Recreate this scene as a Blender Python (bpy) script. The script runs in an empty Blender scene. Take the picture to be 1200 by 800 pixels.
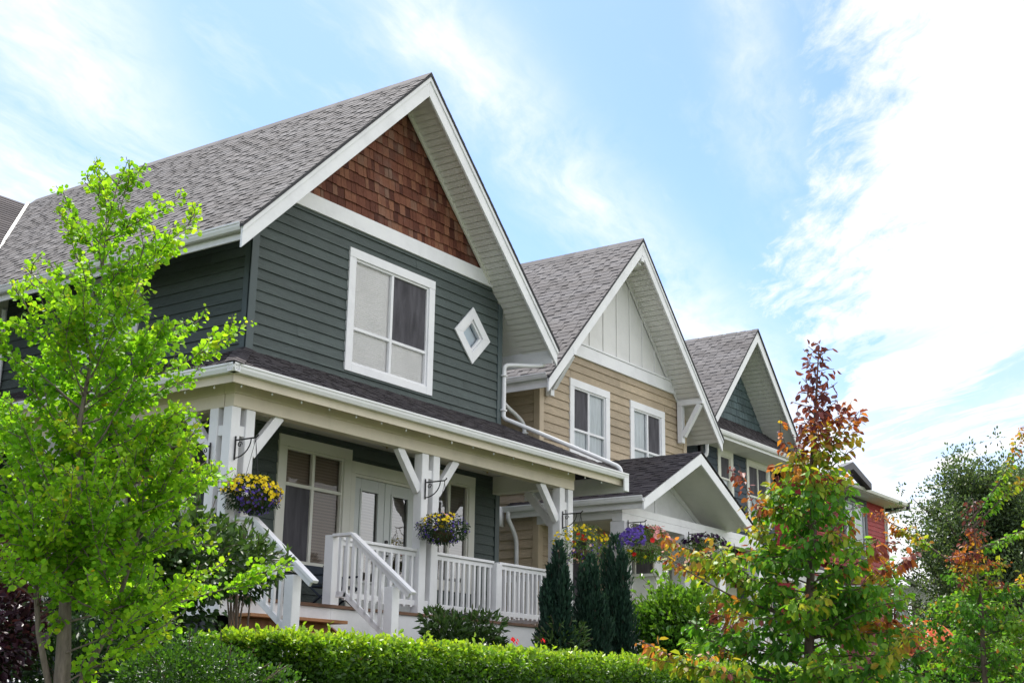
import bpy, math, random
import numpy as np
from mathutils import Vector, Matrix
random.seed(7); rng = np.random.default_rng(7)
C = bpy.context.scene.collection
OFF = {}                      # world offset of every thing and part
def V(*a): return Vector(a)

# ------------------------------------------------------------------ node helpers
def newmat(name):
    m = bpy.data.materials.new(name); m.use_nodes = True
    nt = m.node_tree; nt.nodes.clear()
    out = nt.nodes.new('ShaderNodeOutputMaterial')
    return m, nt, out
def N(nt, typ, **kw):
    n = nt.nodes.new(typ)
    for k, v in kw.items():
        if k in n.inputs.keys() if isinstance(k, str) else False: pass
        setattr(n, k, v)
    return n
def setin(nt, sock, v):
    if isinstance(v, bpy.types.NodeSocket): nt.links.new(v, sock)
    elif v is not None:
        if isinstance(v, (tuple, list)) and len(v) == 3 and sock.type == 'RGBA': v = (*v, 1)
        sock.default_value = v
def MATH(nt, op, a, b=None, c=None, clamp=False):
    n = nt.nodes.new('ShaderNodeMath'); n.operation = op; n.use_clamp = clamp
    for i, v in enumerate((a, b, c)):
        if v is not None: setin(nt, n.inputs[i], v)
    return n.outputs[0]
def MIX(nt, f, a, b, blend='MIX'):
    n = nt.nodes.new('ShaderNodeMix'); n.data_type = 'RGBA'; n.blend_type = blend
    setin(nt, n.inputs[0], f); setin(nt, n.inputs[6], a); setin(nt, n.inputs[7], b)
    return n.outputs[2]
def RAMP(nt, f, stops, interp='LINEAR'):
    n = nt.nodes.new('ShaderNodeValToRGB'); n.color_ramp.interpolation = interp
    el = n.color_ramp.elements
    while len(el) < len(stops): el.new(0.5)
    for e, (p, c) in zip(el, stops):
        e.position = p; e.color = (*c, 1) if len(c) == 3 else c
    setin(nt, n.inputs[0], f)
    return n.outputs[0]
def NOISE(nt, vec, scale, detail=4, rough=.55, dist=0.0, col=False):
    n = nt.nodes.new('ShaderNodeTexNoise')
    setin(nt, n.inputs['Vector'], vec)
    n.inputs['Scale'].default_value = scale; n.inputs['Detail'].default_value = detail
    n.inputs['Roughness'].default_value = rough; n.inputs['Distortion'].default_value = dist
    return n.outputs[1 if col else 0]
def MAPP(nt, vec, scale=(1, 1, 1), rot=(0, 0, 0), loc=(0, 0, 0)):
    n = nt.nodes.new('ShaderNodeMapping'); setin(nt, n.inputs[0], vec)
    n.inputs['Location'].default_value = loc; n.inputs['Rotation'].default_value = rot; n.inputs['Scale'].default_value = scale
    return n.outputs[0]
def SMOOTH(nt, v, a, b):
    n = nt.nodes.new('ShaderNodeMapRange'); n.interpolation_type = 'SMOOTHSTEP'
    setin(nt, n.inputs[0], v); n.inputs[1].default_value = a; n.inputs[2].default_value = b
    return n.outputs[0]
def COORD(nt, which='Object'):
    return nt.nodes.new('ShaderNodeTexCoord').outputs[which]
def BUMP(nt, h, strength=.3, dist=.01):
    n = nt.nodes.new('ShaderNodeBump'); n.inputs['Strength'].default_value = strength; n.inputs['Distance'].default_value = dist
    setin(nt, n.inputs['Height'], h); return n.outputs[0]
def PRIN(nt, out, col, rough=.6, spec=.5, normal=None, metal=0.0, coat=0.0):
    p = nt.nodes.new('ShaderNodeBsdfPrincipled')
    setin(nt, p.inputs['Base Color'], col); setin(nt, p.inputs['Roughness'], rough)
    p.inputs['Specular IOR Level'].default_value = spec; p.inputs['Metallic'].default_value = metal
    p.inputs['Coat Weight'].default_value = coat
    if normal is not None: nt.links.new(normal, p.inputs['Normal'])
    if out is not None: nt.links.new(p.outputs[0], out.inputs[0])
    return p

def mat_paint(name, col, dirt=.12, rough=.5, grain=(2, 2, 40), bump=.25, island=0.0):
    m, nt, out = newmat(name); co = COORD(nt)
    n1 = NOISE(nt, co, 1.7, 6, .65)
    n2 = NOISE(nt, MAPP(nt, co, grain), 3.0, 6, .7)
    dk = tuple(c * (1 - dirt * 1.6) for c in col); lt = tuple(min(.86, c * (1 + dirt)) for c in col)
    c = RAMP(nt, n1, [(.3, dk), (.5, col), (.75, lt)])
    c = MIX(nt, MATH(nt, 'MULTIPLY', SMOOTH(nt, n2, .56, .76), dirt * 2.2), c, tuple(x * .55 for x in col))
    if island:
        g = nt.nodes.new('ShaderNodeNewGeometry').outputs['Random Per Island']
        k = MATH(nt, 'MULTIPLY_ADD', g, island * 2, 1 - island)
        c = MIX(nt, 1.0, c, k, 'MULTIPLY')
    PRIN(nt, out, c, rough, .4, BUMP(nt, n2, bump, .006))
    return m
def mat_siding(name, col, wear=.35, light=None):
    m, nt, out = newmat(name); co = COORD(nt)
    g = NOISE(nt, MAPP(nt, co, (1.2, 1.2, 26)), 3.5, 7, .72)
    big = NOISE(nt, co, .9, 4, .6)
    sp = NOISE(nt, MAPP(nt, co, (1, 1, 3)), 14, 6, .8)
    dk = tuple(c * .66 for c in col); lt = light or tuple(c * 1.5 for c in col)
    c = RAMP(nt, g, [(.28, dk), (.5, col), (.74, lt)])
    c = MIX(nt, MATH(nt, 'MULTIPLY', SMOOTH(nt, big, .35, .7), .5), c, tuple(x * .72 for x in col))
    c = MIX(nt, MATH(nt, 'MULTIPLY', SMOOTH(nt, sp, .66, .74), wear), c, tuple(min(.8, x * 2.2 + .03) for x in col))
    c = MIX(nt, MATH(nt, 'MULTIPLY', SMOOTH(nt, sp, .36, .27), min(1, wear * 1.6)), c, tuple(x * .4 for x in col))
    st = NOISE(nt, MAPP(nt, co, (3, 3, 14)), 2.2, 8, .75)
    c = MIX(nt, MATH(nt, 'MULTIPLY', SMOOTH(nt, st, .55, .68), .45), c, tuple(x * .62 for x in col))
    ge = nt.nodes.new('ShaderNodeNewGeometry').outputs['Random Per Island']
    c = MIX(nt, 1.0, c, MATH(nt, 'MULTIPLY_ADD', ge, .26, .87), 'MULTIPLY')
    PRIN(nt, out, c, .6, .35, BUMP(nt, MATH(nt, 'ADD', g, MATH(nt, 'MULTIPLY', sp, .6)), .8, .014))
    return m
def mat_roof(name, col, lt):
    m, nt, out = newmat(name)
    uv = nt.nodes.new('ShaderNodeUVMap').outputs[0]; co = COORD(nt)
    ge = nt.nodes.new('ShaderNodeNewGeometry').outputs['Random Per Island']
    c = RAMP(nt, ge, [(0, tuple(x * .9 for x in col)), (.3, tuple(x * 1.05 for x in col)), (.75, tuple((x + y) / 2 for x, y in zip(col, lt))), (1, tuple(x * .92 for x in lt))])
    gr = NOISE(nt, uv, 55, 3, .9); c = MIX(nt, SMOOTH(nt, gr, .35, .7), MIX(nt, 1.0, c, (.62, .6, .6), 'MULTIPLY'), c)
    bl = NOISE(nt, MAPP(nt, uv, (.6, 2.2, 1)), 1.3, 5, .6)
    c = MIX(nt, SMOOTH(nt, bl, .35, .7), MIX(nt, 1.0, c, (.8, .78, .76), 'MULTIPLY'), c)
    st = NOISE(nt, MAPP(nt, uv, (3.5, .25, 1)), 1.0, 4, .6)
    c = MIX(nt, MATH(nt, 'MULTIPLY', SMOOTH(nt, st, .5, .75), .2), c, (.09, .09, .08))
    PRIN(nt, out, c, .92, .2, BUMP(nt, gr, .6, .006))
    return m
def mat_cedar(name):
    m, nt, out = newmat(name); co = COORD(nt)
    ge = nt.nodes.new('ShaderNodeNewGeometry').outputs['Random Per Island']
    c = RAMP(nt, ge, [(0, (.09, .03, .02)), (.3, (.17, .06, .037)), (.6, (.23, .088, .053)), (.86, (.31, .14, .08)), (1, (.24, .14, .1))])
    g = NOISE(nt, MAPP(nt, co, (30, 30, 2)), 3, 6, .7)
    c = MIX(nt, SMOOTH(nt, g, .3, .7), MIX(nt, 1.0, c, (.55, .5, .5), 'MULTIPLY'), c)
    b = NOISE(nt, co, 1.6, 4, .6)
    c = MIX(nt, MATH(nt, 'MULTIPLY', SMOOTH(nt, b, .5, .75), .4), c, (.2, .15, .13))
    PRIN(nt, out, c, .8, .25, BUMP(nt, g, .6, .006))
    return m
def mat_plain(name, col, rough=.5, metal=0.0, spec=.5, var=.12, scale=8):
    m, nt, out = newmat(name); co = COORD(nt)
    n = NOISE(nt, co, scale, 5, .6)
    c = RAMP(nt, n, [(.3, tuple(x * (1 - var) for x in col)), (.7, tuple(min(1, x * (1 + var)) for x in col))])
    PRIN(nt, out, c, rough, spec, BUMP(nt, n, .15, .004), metal)
    return m
def mat_glass(name='window_glass', tint=(.93, .96, .97), ior=1.9):
    m, nt, out = newmat(name)
    tr = nt.nodes.new('ShaderNodeBsdfTransparent'); tr.inputs[0].default_value = (*tint, 1)
    gl = nt.nodes.new('ShaderNodeBsdfGlossy'); gl.inputs['Roughness'].default_value = .015
    w = NOISE(nt, COORD(nt), 2.2, 2, .5); bn = BUMP(nt, w, .25, .01); nt.links.new(bn, gl.inputs['Normal'])
    f = nt.nodes.new('ShaderNodeFresnel'); f.inputs[0].default_value = ior
    mx = nt.nodes.new('ShaderNodeMixShader'); nt.links.new(f.outputs[0], mx.inputs[0])
    nt.links.new(tr.outputs[0], mx.inputs[1]); nt.links.new(gl.outputs[0], mx.inputs[2]); nt.links.new(mx.outputs[0], out.inputs[0])
    return m
def mat_blind(name, col, freq=38, depth=.3):
    m, nt, out = newmat(name); co = COORD(nt)
    sx = nt.nodes.new('ShaderNodeSeparateXYZ'); nt.links.new(co, sx.inputs[0])
    w = MATH(nt, 'SINE', MATH(nt, 'MULTIPLY', sx.outputs[2], freq * 2 * math.pi))
    w01 = MATH(nt, 'MULTIPLY_ADD', w, .5, .5)
    n = NOISE(nt, co, 2.3, 3, .5)
    c = MIX(nt, w01, tuple(x * (1 - depth) for x in col), col)
    c = MIX(nt, MATH(nt, 'MULTIPLY', SMOOTH(nt, n, .4, .7), .25), c, tuple(x * .75 for x in col))
    PRIN(nt, out, c, .8, .2, BUMP(nt, w01, .4, .004))
    return m
def mat_curtain(name, col, freq=9, depth=.35):
    m, nt, out = newmat(name); co = COORD(nt)
    n = NOISE(nt, MAPP(nt, co, (freq, freq, .8)), 1.6, 4, .6, .4)
    c = RAMP(nt, n, [(.3, tuple(x * (1 - depth) for x in col)), (.7, col)])
    PRIN(nt, out, c, .9, .1, BUMP(nt, n, .5, .03))
    return m
def mat_leaf(name, stops, trans=.35, rough=.45, bright=.25, spec=.35):
    """leaf colour from uv.x (kind) and uv.y (individual variation)"""
    m, nt, out = newmat(name)
    uv = nt.nodes.new('ShaderNodeUVMap').outputs[0]
    s = nt.nodes.new('ShaderNodeSeparateXYZ'); nt.links.new(uv, s.inputs[0])
    c = RAMP(nt, s.outputs[0], stops)
    k = MATH(nt, 'MULTIPLY_ADD', s.outputs[1], bright * 2, 1 - bright)
    c = MIX(nt, 1.0, c, k, 'MULTIPLY')
    p = PRIN(nt, None, c, rough, spec)
    t = nt.nodes.new('ShaderNodeBsdfTranslucent')
    nt.links.new(MIX(nt, 1.0, c, (1.5, 1.55, .75), 'MULTIPLY'), t.inputs[0])
    mx = nt.nodes.new('ShaderNodeMixShader'); mx.inputs[0].default_value = trans
    nt.links.new(p.outputs[0], mx.inputs[1]); nt.links.new(t.outputs[0], mx.inputs[2]); nt.links.new(mx.outputs[0], out.inputs[0])
    return m
def mat_bark(name, col):
    m, nt, out = newmat(name); co = COORD(nt)
    n = NOISE(nt, MAPP(nt, co, (14, 14, 3)), 3, 6, .7)
    c = RAMP(nt, n, [(.3, tuple(x * .5 for x in col)), (.6, col), (.8, tuple(x * 1.5 for x in col))])
    PRIN(nt, out, c, .85, .2, BUMP(nt, n, .7, .01))
    return m

M = {}
M['white'] = mat_paint('white_paint', (.77, .765, .78), .09, .45)
M['trimwhite'] = mat_paint('trim_white_paint', (.81, .81, .83), .065, .4)
M['cream'] = mat_paint('cream_paint', (.66, .585, .46), .08, .5, (30, 2, 2))  # slightly creamy white paint, yellowed further by reflected light put into its colour
M['creamtrim'] = mat_paint('cream_trim_paint', (.74, .73, .66), .05, .5)
M['soffit'] = mat_paint('soffit_paint', (.78, .765, .74), .06, .6)
M['ceiling'] = mat_paint('porch_ceiling_paint', (.66, .64, .60), .05, .6)
M['gutter'] = mat_plain('gutter_enamel', (.78, .78, .79), .3, 0, .5, .05, 4)
M['green'] = mat_siding('dark_green_siding', (.082, .104, .1), .6)
M['greentrim'] = mat_paint('green_corner_paint', (.066, .09, .092), .12, .5)
M['tan'] = mat_siding('tan_siding', (.47, .375, .265), .45)
M['tantrim'] = mat_paint('tan_corner_paint', (.48, .385, .27), .1, .5)
M['blue'] = mat_siding('slate_blue_siding', (.055, .075, .1), .15)
M['bluesh'] = mat_paint('blue_green_shingle_stain', (.105, .145, .155), .15, .7, (20, 20, 3), .4, .22)
M['red'] = mat_siding('red_siding', (.42, .038, .04), .12, (.5, .06, .06))
M['charcoal'] = mat_paint('charcoal_trim_paint', (.035, .037, .045), .1, .5)
M['cedar'] = mat_cedar('cedar_shingle')
M['batten'] = mat_paint('board_and_batten_paint', (.72, .71, .70), .05, .5, (30, 30, 2))
M['roof'] = mat_roof('weathered_asphalt_shingle', (.205, .2, .203), (.29, .284, .286))
M['roofd'] = mat_roof('dark_asphalt_shingle', (.075, .068, .075), (.13, .118, .125))  # porch roofs lie in house shadow; that shade is put into this colour
M['roofedge'] = mat_plain('roof_edge_felt', (.04, .04, .045), .8)
M['glass'] = mat_glass('window_glass', (.985, .99, .99), 1.5)
M['glassdoor'] = mat_glass('door_glass', (.9, .93, .94), 3.0)
M['blind'] = mat_blind('pale_blind', (.86, .84, .84), 30, .03)
M['taupe'] = mat_blind('taupe_blind', (.30, .235, .19), 22, .3)
M['screen'] = mat_curtain('dark_insect_screen', (.125, .12, .135), 4, .5)
M['sheer'] = mat_curtain('sheer_curtain', (.78, .84, .88), 9, .25)
M['dark'] = mat_plain('dark_room', (.02, .02, .024), .8)
M['doorgrey'] = mat_paint('pale_grey_door_paint', (.60, .63, .62), .04, .35)
M['deck'] = mat_paint('stained_deck_boards', (.16, .085, .05), .3, .6, (3, 20, 20), .4)
M['tread'] = mat_paint('stained_step_boards', (.36, .17, .075), .25, .55, (3, 20, 20), .4)
M['iron'] = mat_plain('black_wrought_iron', (.015, .014, .015), .5, .3)
M['bark'] = mat_bark('brown_bark', (.16, .12, .095))
M['barkg'] = mat_bark('grey_bark', (.19, .16, .13))
M['peach'] = mat_plain('peach_paper', (.75, .38, .26), .8)
M['chair'] = mat_plain('dark_blue_seat', (.02, .03, .05), .5)
M['basket'] = mat_plain('coir_basket', (.09, .06, .035), .9, 0, .2, .4, 40)
M['brass'] = mat_plain('aged_brass', (.35, .25, .12), .35, .8)
M['frost'] = mat_plain('frosted_lamp_glass', (.62, .58, .48), .25)
M['bulb'] = mat_plain('clear_bulb_plastic', (.85, .85, .88), .15)

# ------------------------------------------------------------------ mesh builder
class MB:
    def __init__(s): s.v = []; s.f = []; s.uv = []; s.smooth = False
    def poly(s, pts, uvs=None):
        i = len(s.v); s.v += [tuple(p) for p in pts]; s.f.append(tuple(range(i, i + len(pts))))
        s.uv += list(uvs) if uvs else [(0, 0)] * len(pts)
    def solid(s, pts, faces):
        i = len(s.v); s.v += [tuple(p) for p in pts]
        for f in faces: s.f.append(tuple(i + k for k in f)); s.uv += [(0, 0)] * len(f)
    def box(s, x0, x1, y0, y1, z0, z1):
        p = [(x, y, z) for x in (x0, x1) for y in (y0, y1) for z in (z0, z1)]
        s.solid(p, [(0, 1, 3, 2), (4, 6, 7, 5), (0, 4, 5, 1), (2, 3, 7, 6), (0, 2, 6, 4), (1, 5, 7, 3)])
        return s
    def bar(s, a, b, w, h, up=(0, 0, 1)):
        """rectangular bar from a to b; w across, h along up"""
        a, b = Vector(a), Vector(b); d = (b - a).normalized(); up = Vector(up)
        r = d.cross(up).normalized(); u = r.cross(d)
        p = [q + r * (w / 2 * i) + u * (h / 2 * j) for q in (a, b) for i, j in ((-1, -1), (1, -1), (1, 1), (-1, 1))]
        s.solid(p, [(3, 2, 1, 0), (4, 5, 6, 7), (0, 1, 5, 4), (1, 2, 6, 5), (2, 3, 7, 6), (3, 0, 4, 7)])
        return s
    def prism(s, pts, vec):
        """closed polygon pts extruded by vec"""
        n = len(pts); vec = Vector(vec); q = [Vector(p) for p in pts]
        s.solid(q + [p + vec for p in q], [tuple(range(n))[::-1], tuple(range(n, 2 * n))] + [(i, (i + 1) % n, n + (i + 1) % n, n + i) for i in range(n)])
        return s
    def tube(s, pts, r, n=8, r1=None, caps=True):
        pts = [Vector(p) for p in pts]; k = len(pts)
        rad = (lambda i: r + ((r1 if r1 is not None else r) - r) * i / max(1, k - 1)) if not isinstance(r, (list, tuple)) else (lambda i: r[i])
        base = len(s.v); prev = None
        for i, p in enumerate(pts):
            d = (pts[min(i + 1, k - 1)] - pts[max(i - 1, 0)]).normalized()
            if prev is None:
                a = d.cross(V(0, 0, 1)) if abs(d.z) < .9 else d.cross(V(1, 0, 0))
            else: a = prev - d * prev.dot(d)
            a.normalize(); prev = a; b = d.cross(a)
            for j in range(n):
                t = 2 * math.pi * j / n; s.v.append(tuple(p + (a * math.cos(t) + b * math.sin(t)) * rad(i)))
        for i in range(k - 1):
            for j in range(n):
                s.f.append((base + i * n + j, base + i * n + (j + 1) % n, base + (i + 1) * n + (j + 1) % n, base + (i + 1) * n + j)); s.uv += [(0, 0)] * 4
        if caps:
            s.f.append(tuple(base + j for j in range(n))[::-1]); s.uv += [(0, 0)] * n
            s.f.append(tuple(base + (k - 1) * n + j for j in range(n))); s.uv += [(0, 0)] * n
        return s
    def lathe(s, c, prof, n=20):
        base = len(s.v); k = len(prof)
        for r, z in prof:
            for j in range(n):
                t = 2 * math.pi * j / n; s.v.append((c[0] + r * math.cos(t), c[1] + r * math.sin(t), c[2] + z))
        for i in range(k - 1):
            for j in range(n):
                s.f.append((base + i * n + j, base + i * n + (j + 1) % n, base + (i + 1) * n + (j + 1) % n, base + (i + 1) * n + j)); s.uv += [(0, 0)] * 4
        return s
    def build(s, name, mat, parent=None, smooth=False, bevel=0.0):
        me = bpy.data.meshes.new(name)
        off = OFF.get(parent.name, V(0, 0, 0)) if parent is not None else V(0, 0, 0)
        vs = np.array(s.v, dtype=float) - np.array(off)
        me.from_pydata(vs.tolist(), [], s.f)
        uvl = me.uv_layers.new(name='UVMap')
        uvl.data.foreach_set('uv', np.array(s.uv, dtype=np.float32).ravel())
        me.materials.append(M[mat] if isinstance(mat, str) else mat)
        if smooth: me.polygons.foreach_set('use_smooth', [True] * len(me.polygons))
        me.update()
        o = bpy.data.objects.new(name, me); C.objects.link(o)
        if parent is not None: o.parent = parent
        OFF[o.name] = Vector(off)
        if bevel:
            b = o.modifiers.new('bevel', 'BEVEL'); b.width = bevel; b.segments = 1; b.limit_method = 'ANGLE'
        return o
def tag(o, label, cat, group=None, kind=None):
    if label: o['label'] = label
    if cat: o['category'] = cat
    if group: o['group'] = group
    if kind: o['kind'] = kind
    return o
def thing(name, loc, label, cat, group=None):
    o = bpy.data.objects.new(name, None); C.objects.link(o); o.location = loc; o.empty_display_size = .2
    OFF[o.name] = Vector(loc); return tag(o, label, cat, group)
def structure(o): o['kind'] = 'structure'; return o

class Fr:
    """wall frame: a runs along the wall, o is distance out of it"""
    def __init__(s, O, u, n): s.O = Vector(O); s.u = Vector(u); s.n = Vector(n)
    def p(s, a, z, o=0.0):
        q = s.O + s.u * a + s.n * o; return Vector((q.x, q.y, z))
def front(y): return Fr((0, y, 0), (1, 0, 0), (0, -1, 0))
def side(x): return Fr((x, 0, 0), (0, 1, 0), (-1, 0, 0))     # faces -X
def fside(x): return Fr((x, 0, 0), (0, 1, 0), (1, 0, 0))     # faces +X
def fbox(mb, fr, a0, a1, z0, z1, o0, o1):
    p = [fr.p(a, z, o) for a in (a0, a1) for o in (o0, o1) for z in (z0, z1)]
    mb.solid(p, [(0, 1, 3, 2), (4, 6, 7, 5), (0, 4, 5, 1), (2, 3, 7, 6), (0, 2, 6, 4), (1, 5, 7, 3)]); return mb

def siding(fr, z0, z1, step, xr, holes=(), outb=.028, outt=.005):
    """overlapping lap boards with real openings"""
    mb = MB()
    zs = []; z = z0
    while z < z1 - 1e-4:
        zs.append((z, min(z + step, z1))); z += step
    for a, b in zs:
        cuts = sorted({a, b} | {h[i] for h in holes for i in (2, 3) if a < h[i] < b})
        for c0, c1 in zip(cuts[:-1], cuts[1:]):
            m = (c0 + c1) / 2
            iv = [(-1e9, 1e9)]
            for h in holes:
                if h[2] <= m <= h[3]:
                    nv = []
                    for s, e in iv:
                        if h[0] > s: nv.append((s, min(e, h[0])))
                        if h[1] < e: nv.append((max(s, h[1]), e))
                    iv = [q for q in nv if q[1] > q[0]]
            L0, R0 = xr(c0); L1, R1 = xr(c1)
            f = lambda zz: outb + (outt - outb) * (zz - a) / step
            for s, e in iv:
                p = [(max(s, L0), c0), (min(e, R0), c0), (min(e, R1), c1), (max(s, L1), c1)]
                if p[1][0] - p[0][0] < 1e-3 and p[2][0] - p[3][0] < 1e-3: continue
                if p[1][0] < p[0][0] or p[2][0] < p[3][0]: continue
                # boards are butted end to end at irregular places
                lo_, hi_ = max(p[0][0], p[3][0]), min(p[1][0], p[2][0]); jr = random.Random(int(a * 1000) + 7); x = lo_ + jr.uniform(.4, 3.2); js = []
                while x < hi_ - .3: js.append(x); x += jr.uniform(2.2, 4.2)
                ed = [p[0], p[3]]; jit = jr.uniform(-.0025, .0025)
                for x in js + [None]:
                    re = [p[1], p[2]] if x is None else [(x - .003, c0), (x - .003, c1)]
                    q = [ed[0], re[0], re[1], ed[1]]; mb.poly([fr.p(xx, zz, f(zz) + jit) for xx, zz in q])
                    if x is not None: ed = [(x + .003, c0), (x + .003, c1)]; jit = jr.uniform(-.0025, .0025)
                if abs(c0 - a) < 1e-6:
                    i = len(mb.v)
                    mb.poly([fr.p(p[0][0], c0, outt - .004), fr.p(p[1][0], c0, outt - .004), fr.p(p[1][0], c0, outb), fr.p(p[0][0], c0, outb)])
    return mb
def clip(poly, planes):
    """poly 2-D, planes (nx, nz, d): keep nx*x+nz*z<=d"""
    for nx, nz, d in planes:
        out = []
        for i in range(len(poly)):
            p, q = poly[i], poly[(i + 1) % len(poly)]
            dp, dq = nx * p[0] + nz * p[1] - d, nx * q[0] + nz * q[1] - d
            if dp <= 0: out.append(p)
            if dp * dq < 0:
                t = dp / (dp - dq); out.append((p[0] + (q[0] - p[0]) * t, p[1] + (q[1] - p[1]) * t))
        poly = out
        if len(poly) < 3: return []
    return poly
def shingle_wall(fr, z0, z1, step, x0, x1, planes, wmin=.09, wmax=.2, seed=1):
    r = random.Random(seed); mb = MB(); z = z0; k = 0
    while z < z1:
        x = x0 - r.random() * .15
        while x < x1:
            w = r.uniform(wmin, wmax); zz = z + r.uniform(-.008, .008); o = .03 + r.uniform(0, .008)
            P = clip([(x + .003, zz), (x + w - .003, zz), (x + w - .003, z + step + .02), (x + .003, z + step + .02)], planes)
            if P:
                f = lambda q: o - .024 * (q - zz) / (step + .02)
                Q = [fr.p(a, b, f(b)) for a, b in P]; B = [fr.p(a, b, f(b) - .012) for a, b in P]
                n = len(P); mb.solid(Q + B, [tuple(range(n))] + [(i, (i + 1) % n, n + (i + 1) % n, n + i) for i in range(n)])
            x += w
        z += step; k += 1
    mb2 = mb; back = clip([(x0, z0), (x1, z0), (x1, z1), (x0, z1)], planes)
    mb2.poly([fr.p(a, b, 0) for a, b in back])
    return mb2

def roof_plane(mb, A, B, Cc, D, exposure=.14, seed=1, tabs=True, lift=.012):
    """A-B eave edge, D-C upper edge; overlapping laminated shingle courses"""
    A, B, Cc, D = map(Vector, (A, B, Cc, D)); r = random.Random(seed)
    nrm = (B - A).cross(D - A).normalized()
    if nrm.z < 0: nrm = -nrm
    ln = ((D - A).length + (Cc - B).length) / 2
    u = (B - A).normalized(); vv = ((D - A) - u * (D - A).dot(u)); hl = vv.length; vv.normalize()
    n = max(2, int(round(hl / exposure)))
    def P(s, t, h): return A.lerp(D, t).lerp(B.lerp(Cc, t), s) + nrm * h
    def uvp(p): d = p - A; return (d.dot(u), d.dot(vv))
    for i in range(n):
        t0, t1 = i / n, min(1, (i + 1.0) / n)
        q = [P(0, t0, lift), P(1, t0, lift), P(1, t1, .002), P(0, t1, .002)]
        mb.poly(q, [uvp(x) for x in q])
        q2 = [P(0, t0, -.004), P(1, t0, -.004), P(1, t0, lift), P(0, t0, lift)]
        mb.poly(q2, [uvp(x) for x in q2])
        if tabs:
            L = (P(1, t0, 0) - P(0, t0, 0)).length; x = -r.random() * .3
            while x < L:
                w = r.uniform(.12, .38); a, b = max(0, x), min(L, x + w)
                if b - a > .03:
                    h = lift + .005
                    q = [P(a / L, t0, h), P(b / L, t0, h), P(b / L, t1, .011), P(a / L, t1, .011)]
                    i0 = len(mb.v); bb = [P(a / L, t0, .0), P(b / L, t0, .0), P(b / L, t1, .0), P(a / L, t1, .0)]
                    mb.v += [tuple(p) for p in q + bb]
                    for f in ((0, 1, 2, 3), (4, 5, 1, 0), (5, 6, 2, 1), (7, 4, 0, 3)):
                        mb.f.append(tuple(i0 + j for j in f)); mb.uv += [uvp((q + bb)[j]) for j in f]
                x += w + r.uniform(.05, .22)
def grooved(mb, A, B, Cc, D, n, gap=.016, depth=.014):
    """soffit planks: strips from A-B edge to D-C edge with open joints over a backing"""
    A, B, Cc, D = map(Vector, (A, B, Cc, D))
    nrm = (B - A).cross(D - A).normalized()
    if nrm.z > 0: nrm = -nrm
    L = (D - A).length
    for i in range(n):
        t0, t1 = i / n + gap / L / 2, (i + 1) / n - gap / L / 2
        mb.poly([A.lerp(D, t0) + nrm * depth, B.lerp(Cc, t0) + nrm * depth, B.lerp(Cc, t1) + nrm * depth, A.lerp(D, t1) + nrm * depth])
    mb.poly([A, B, Cc, D])
    return mb

def window(parent, fr, a0, a1, z0, z1, tw=.15, trim='trimwhite', vm=(), hm=(), panes=None, back='blind', name='window', frame='trimwhite', cells=None, trimh=None, depth=.45):
    """trim board > sash frame, pane, blind; vm/hm are mullion positions, cells gives what hangs behind each pane"""
    th = trimh or tw
    mb = MB(); fbox(mb, fr, a0, a0 + tw, z0, z1 - th, -.01, .045); fbox(mb, fr, a1 - tw, a1, z0, z1 - th, -.01, .045)
    fbox(mb, fr, a0, a1, z1 - th, z1, -.01, .048); fbox(mb, fr, a0 + tw, a1 - tw, z0, z0 + th * .85, -.01, .043)
    w = mb.build(name, trim, parent, bevel=.004)
    i0, i1, j0, j1 = a0 + tw, a1 - tw, z0 + th * .85, z1 - th
    xs = [i0] + [x for x in vm] + [i1]; zs = [j0] + [x for x in hm] + [j1]
    mb = MB(); f = .035
    fbox(mb, fr, i0, i1, j1 - f, j1, -.05, .02); fbox(mb, fr, i0, i1, j0, j0 + f, -.05, .022)
    fbox(mb, fr, i0, i0 + f, j0 + f, j1 - f, -.05, .018); fbox(mb, fr, i1 - f, i1, j0 + f, j1 - f, -.05, .018)
    for x in vm: fbox(mb, fr, x - f * .8, x + f * .8, j0 + f, j1 - f, -.045, .016)
    for z in hm:
        for xa, xb in zip(xs[:-1], xs[1:]): fbox(mb, fr, xa + f * .8, xb - f * .8, z - f * .7, z + f * .7, -.045, .014)
    mb.build('frame', frame, w, bevel=.003)
    g = MB()
    for ia in range(len(xs) - 1):
        for iz in range(len(zs) - 1):
            q = [fr.p(xs[ia] + f * .8, zs[iz] + f * .7, -.025), fr.p(xs[ia + 1] - f * .8, zs[iz] + f * .7, -.025), fr.p(xs[ia + 1] - f * .8, zs[iz + 1] - f * .7, -.025), fr.p(xs[ia] + f * .8, zs[iz + 1] - f * .7, -.025)]
            g.poly(q if fr.u.cross(V(0, 0, 1)).dot(fr.n) > 0 else q[::-1])
    g.build('pane', panes or 'glass', w)
    by = {}
    for ia in range(len(xs) - 1):
        for iz in range(len(zs) - 1):
            k = (cells or {}).get((ia, iz), back)
            by.setdefault(k, []).append((xs[ia], xs[ia + 1], zs[iz], zs[iz + 1]))
    for k, cs in by.items():
        if k == 'dark': continue
        b = MB(); oo = {'screen': -.012, 'taupe': -.075, 'blind': -.045, 'sheer': -.055}.get(k, -.08)
        for c in cs: fbox(b, fr, c[0], c[1], c[2], c[3], oo - .006, oo)
        b.build({'screen': 'insect_screen', 'sheer': 'curtain'}.get(k, 'blind'), k, w)
    r = MB(); P = [fr.p(a, z, o) for a in (i0 - .02, i1 + .02) for o in (-depth, -.052) for z in (j0 - .02, j1 + .02)]
    r.solid(P, [(0, 1, 5, 4), (0, 2, 3, 1), (4, 5, 7, 6), (0, 4, 6, 2), (1, 3, 7, 5)])
    r.build('reveal', 'dark', w)
    return w
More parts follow.
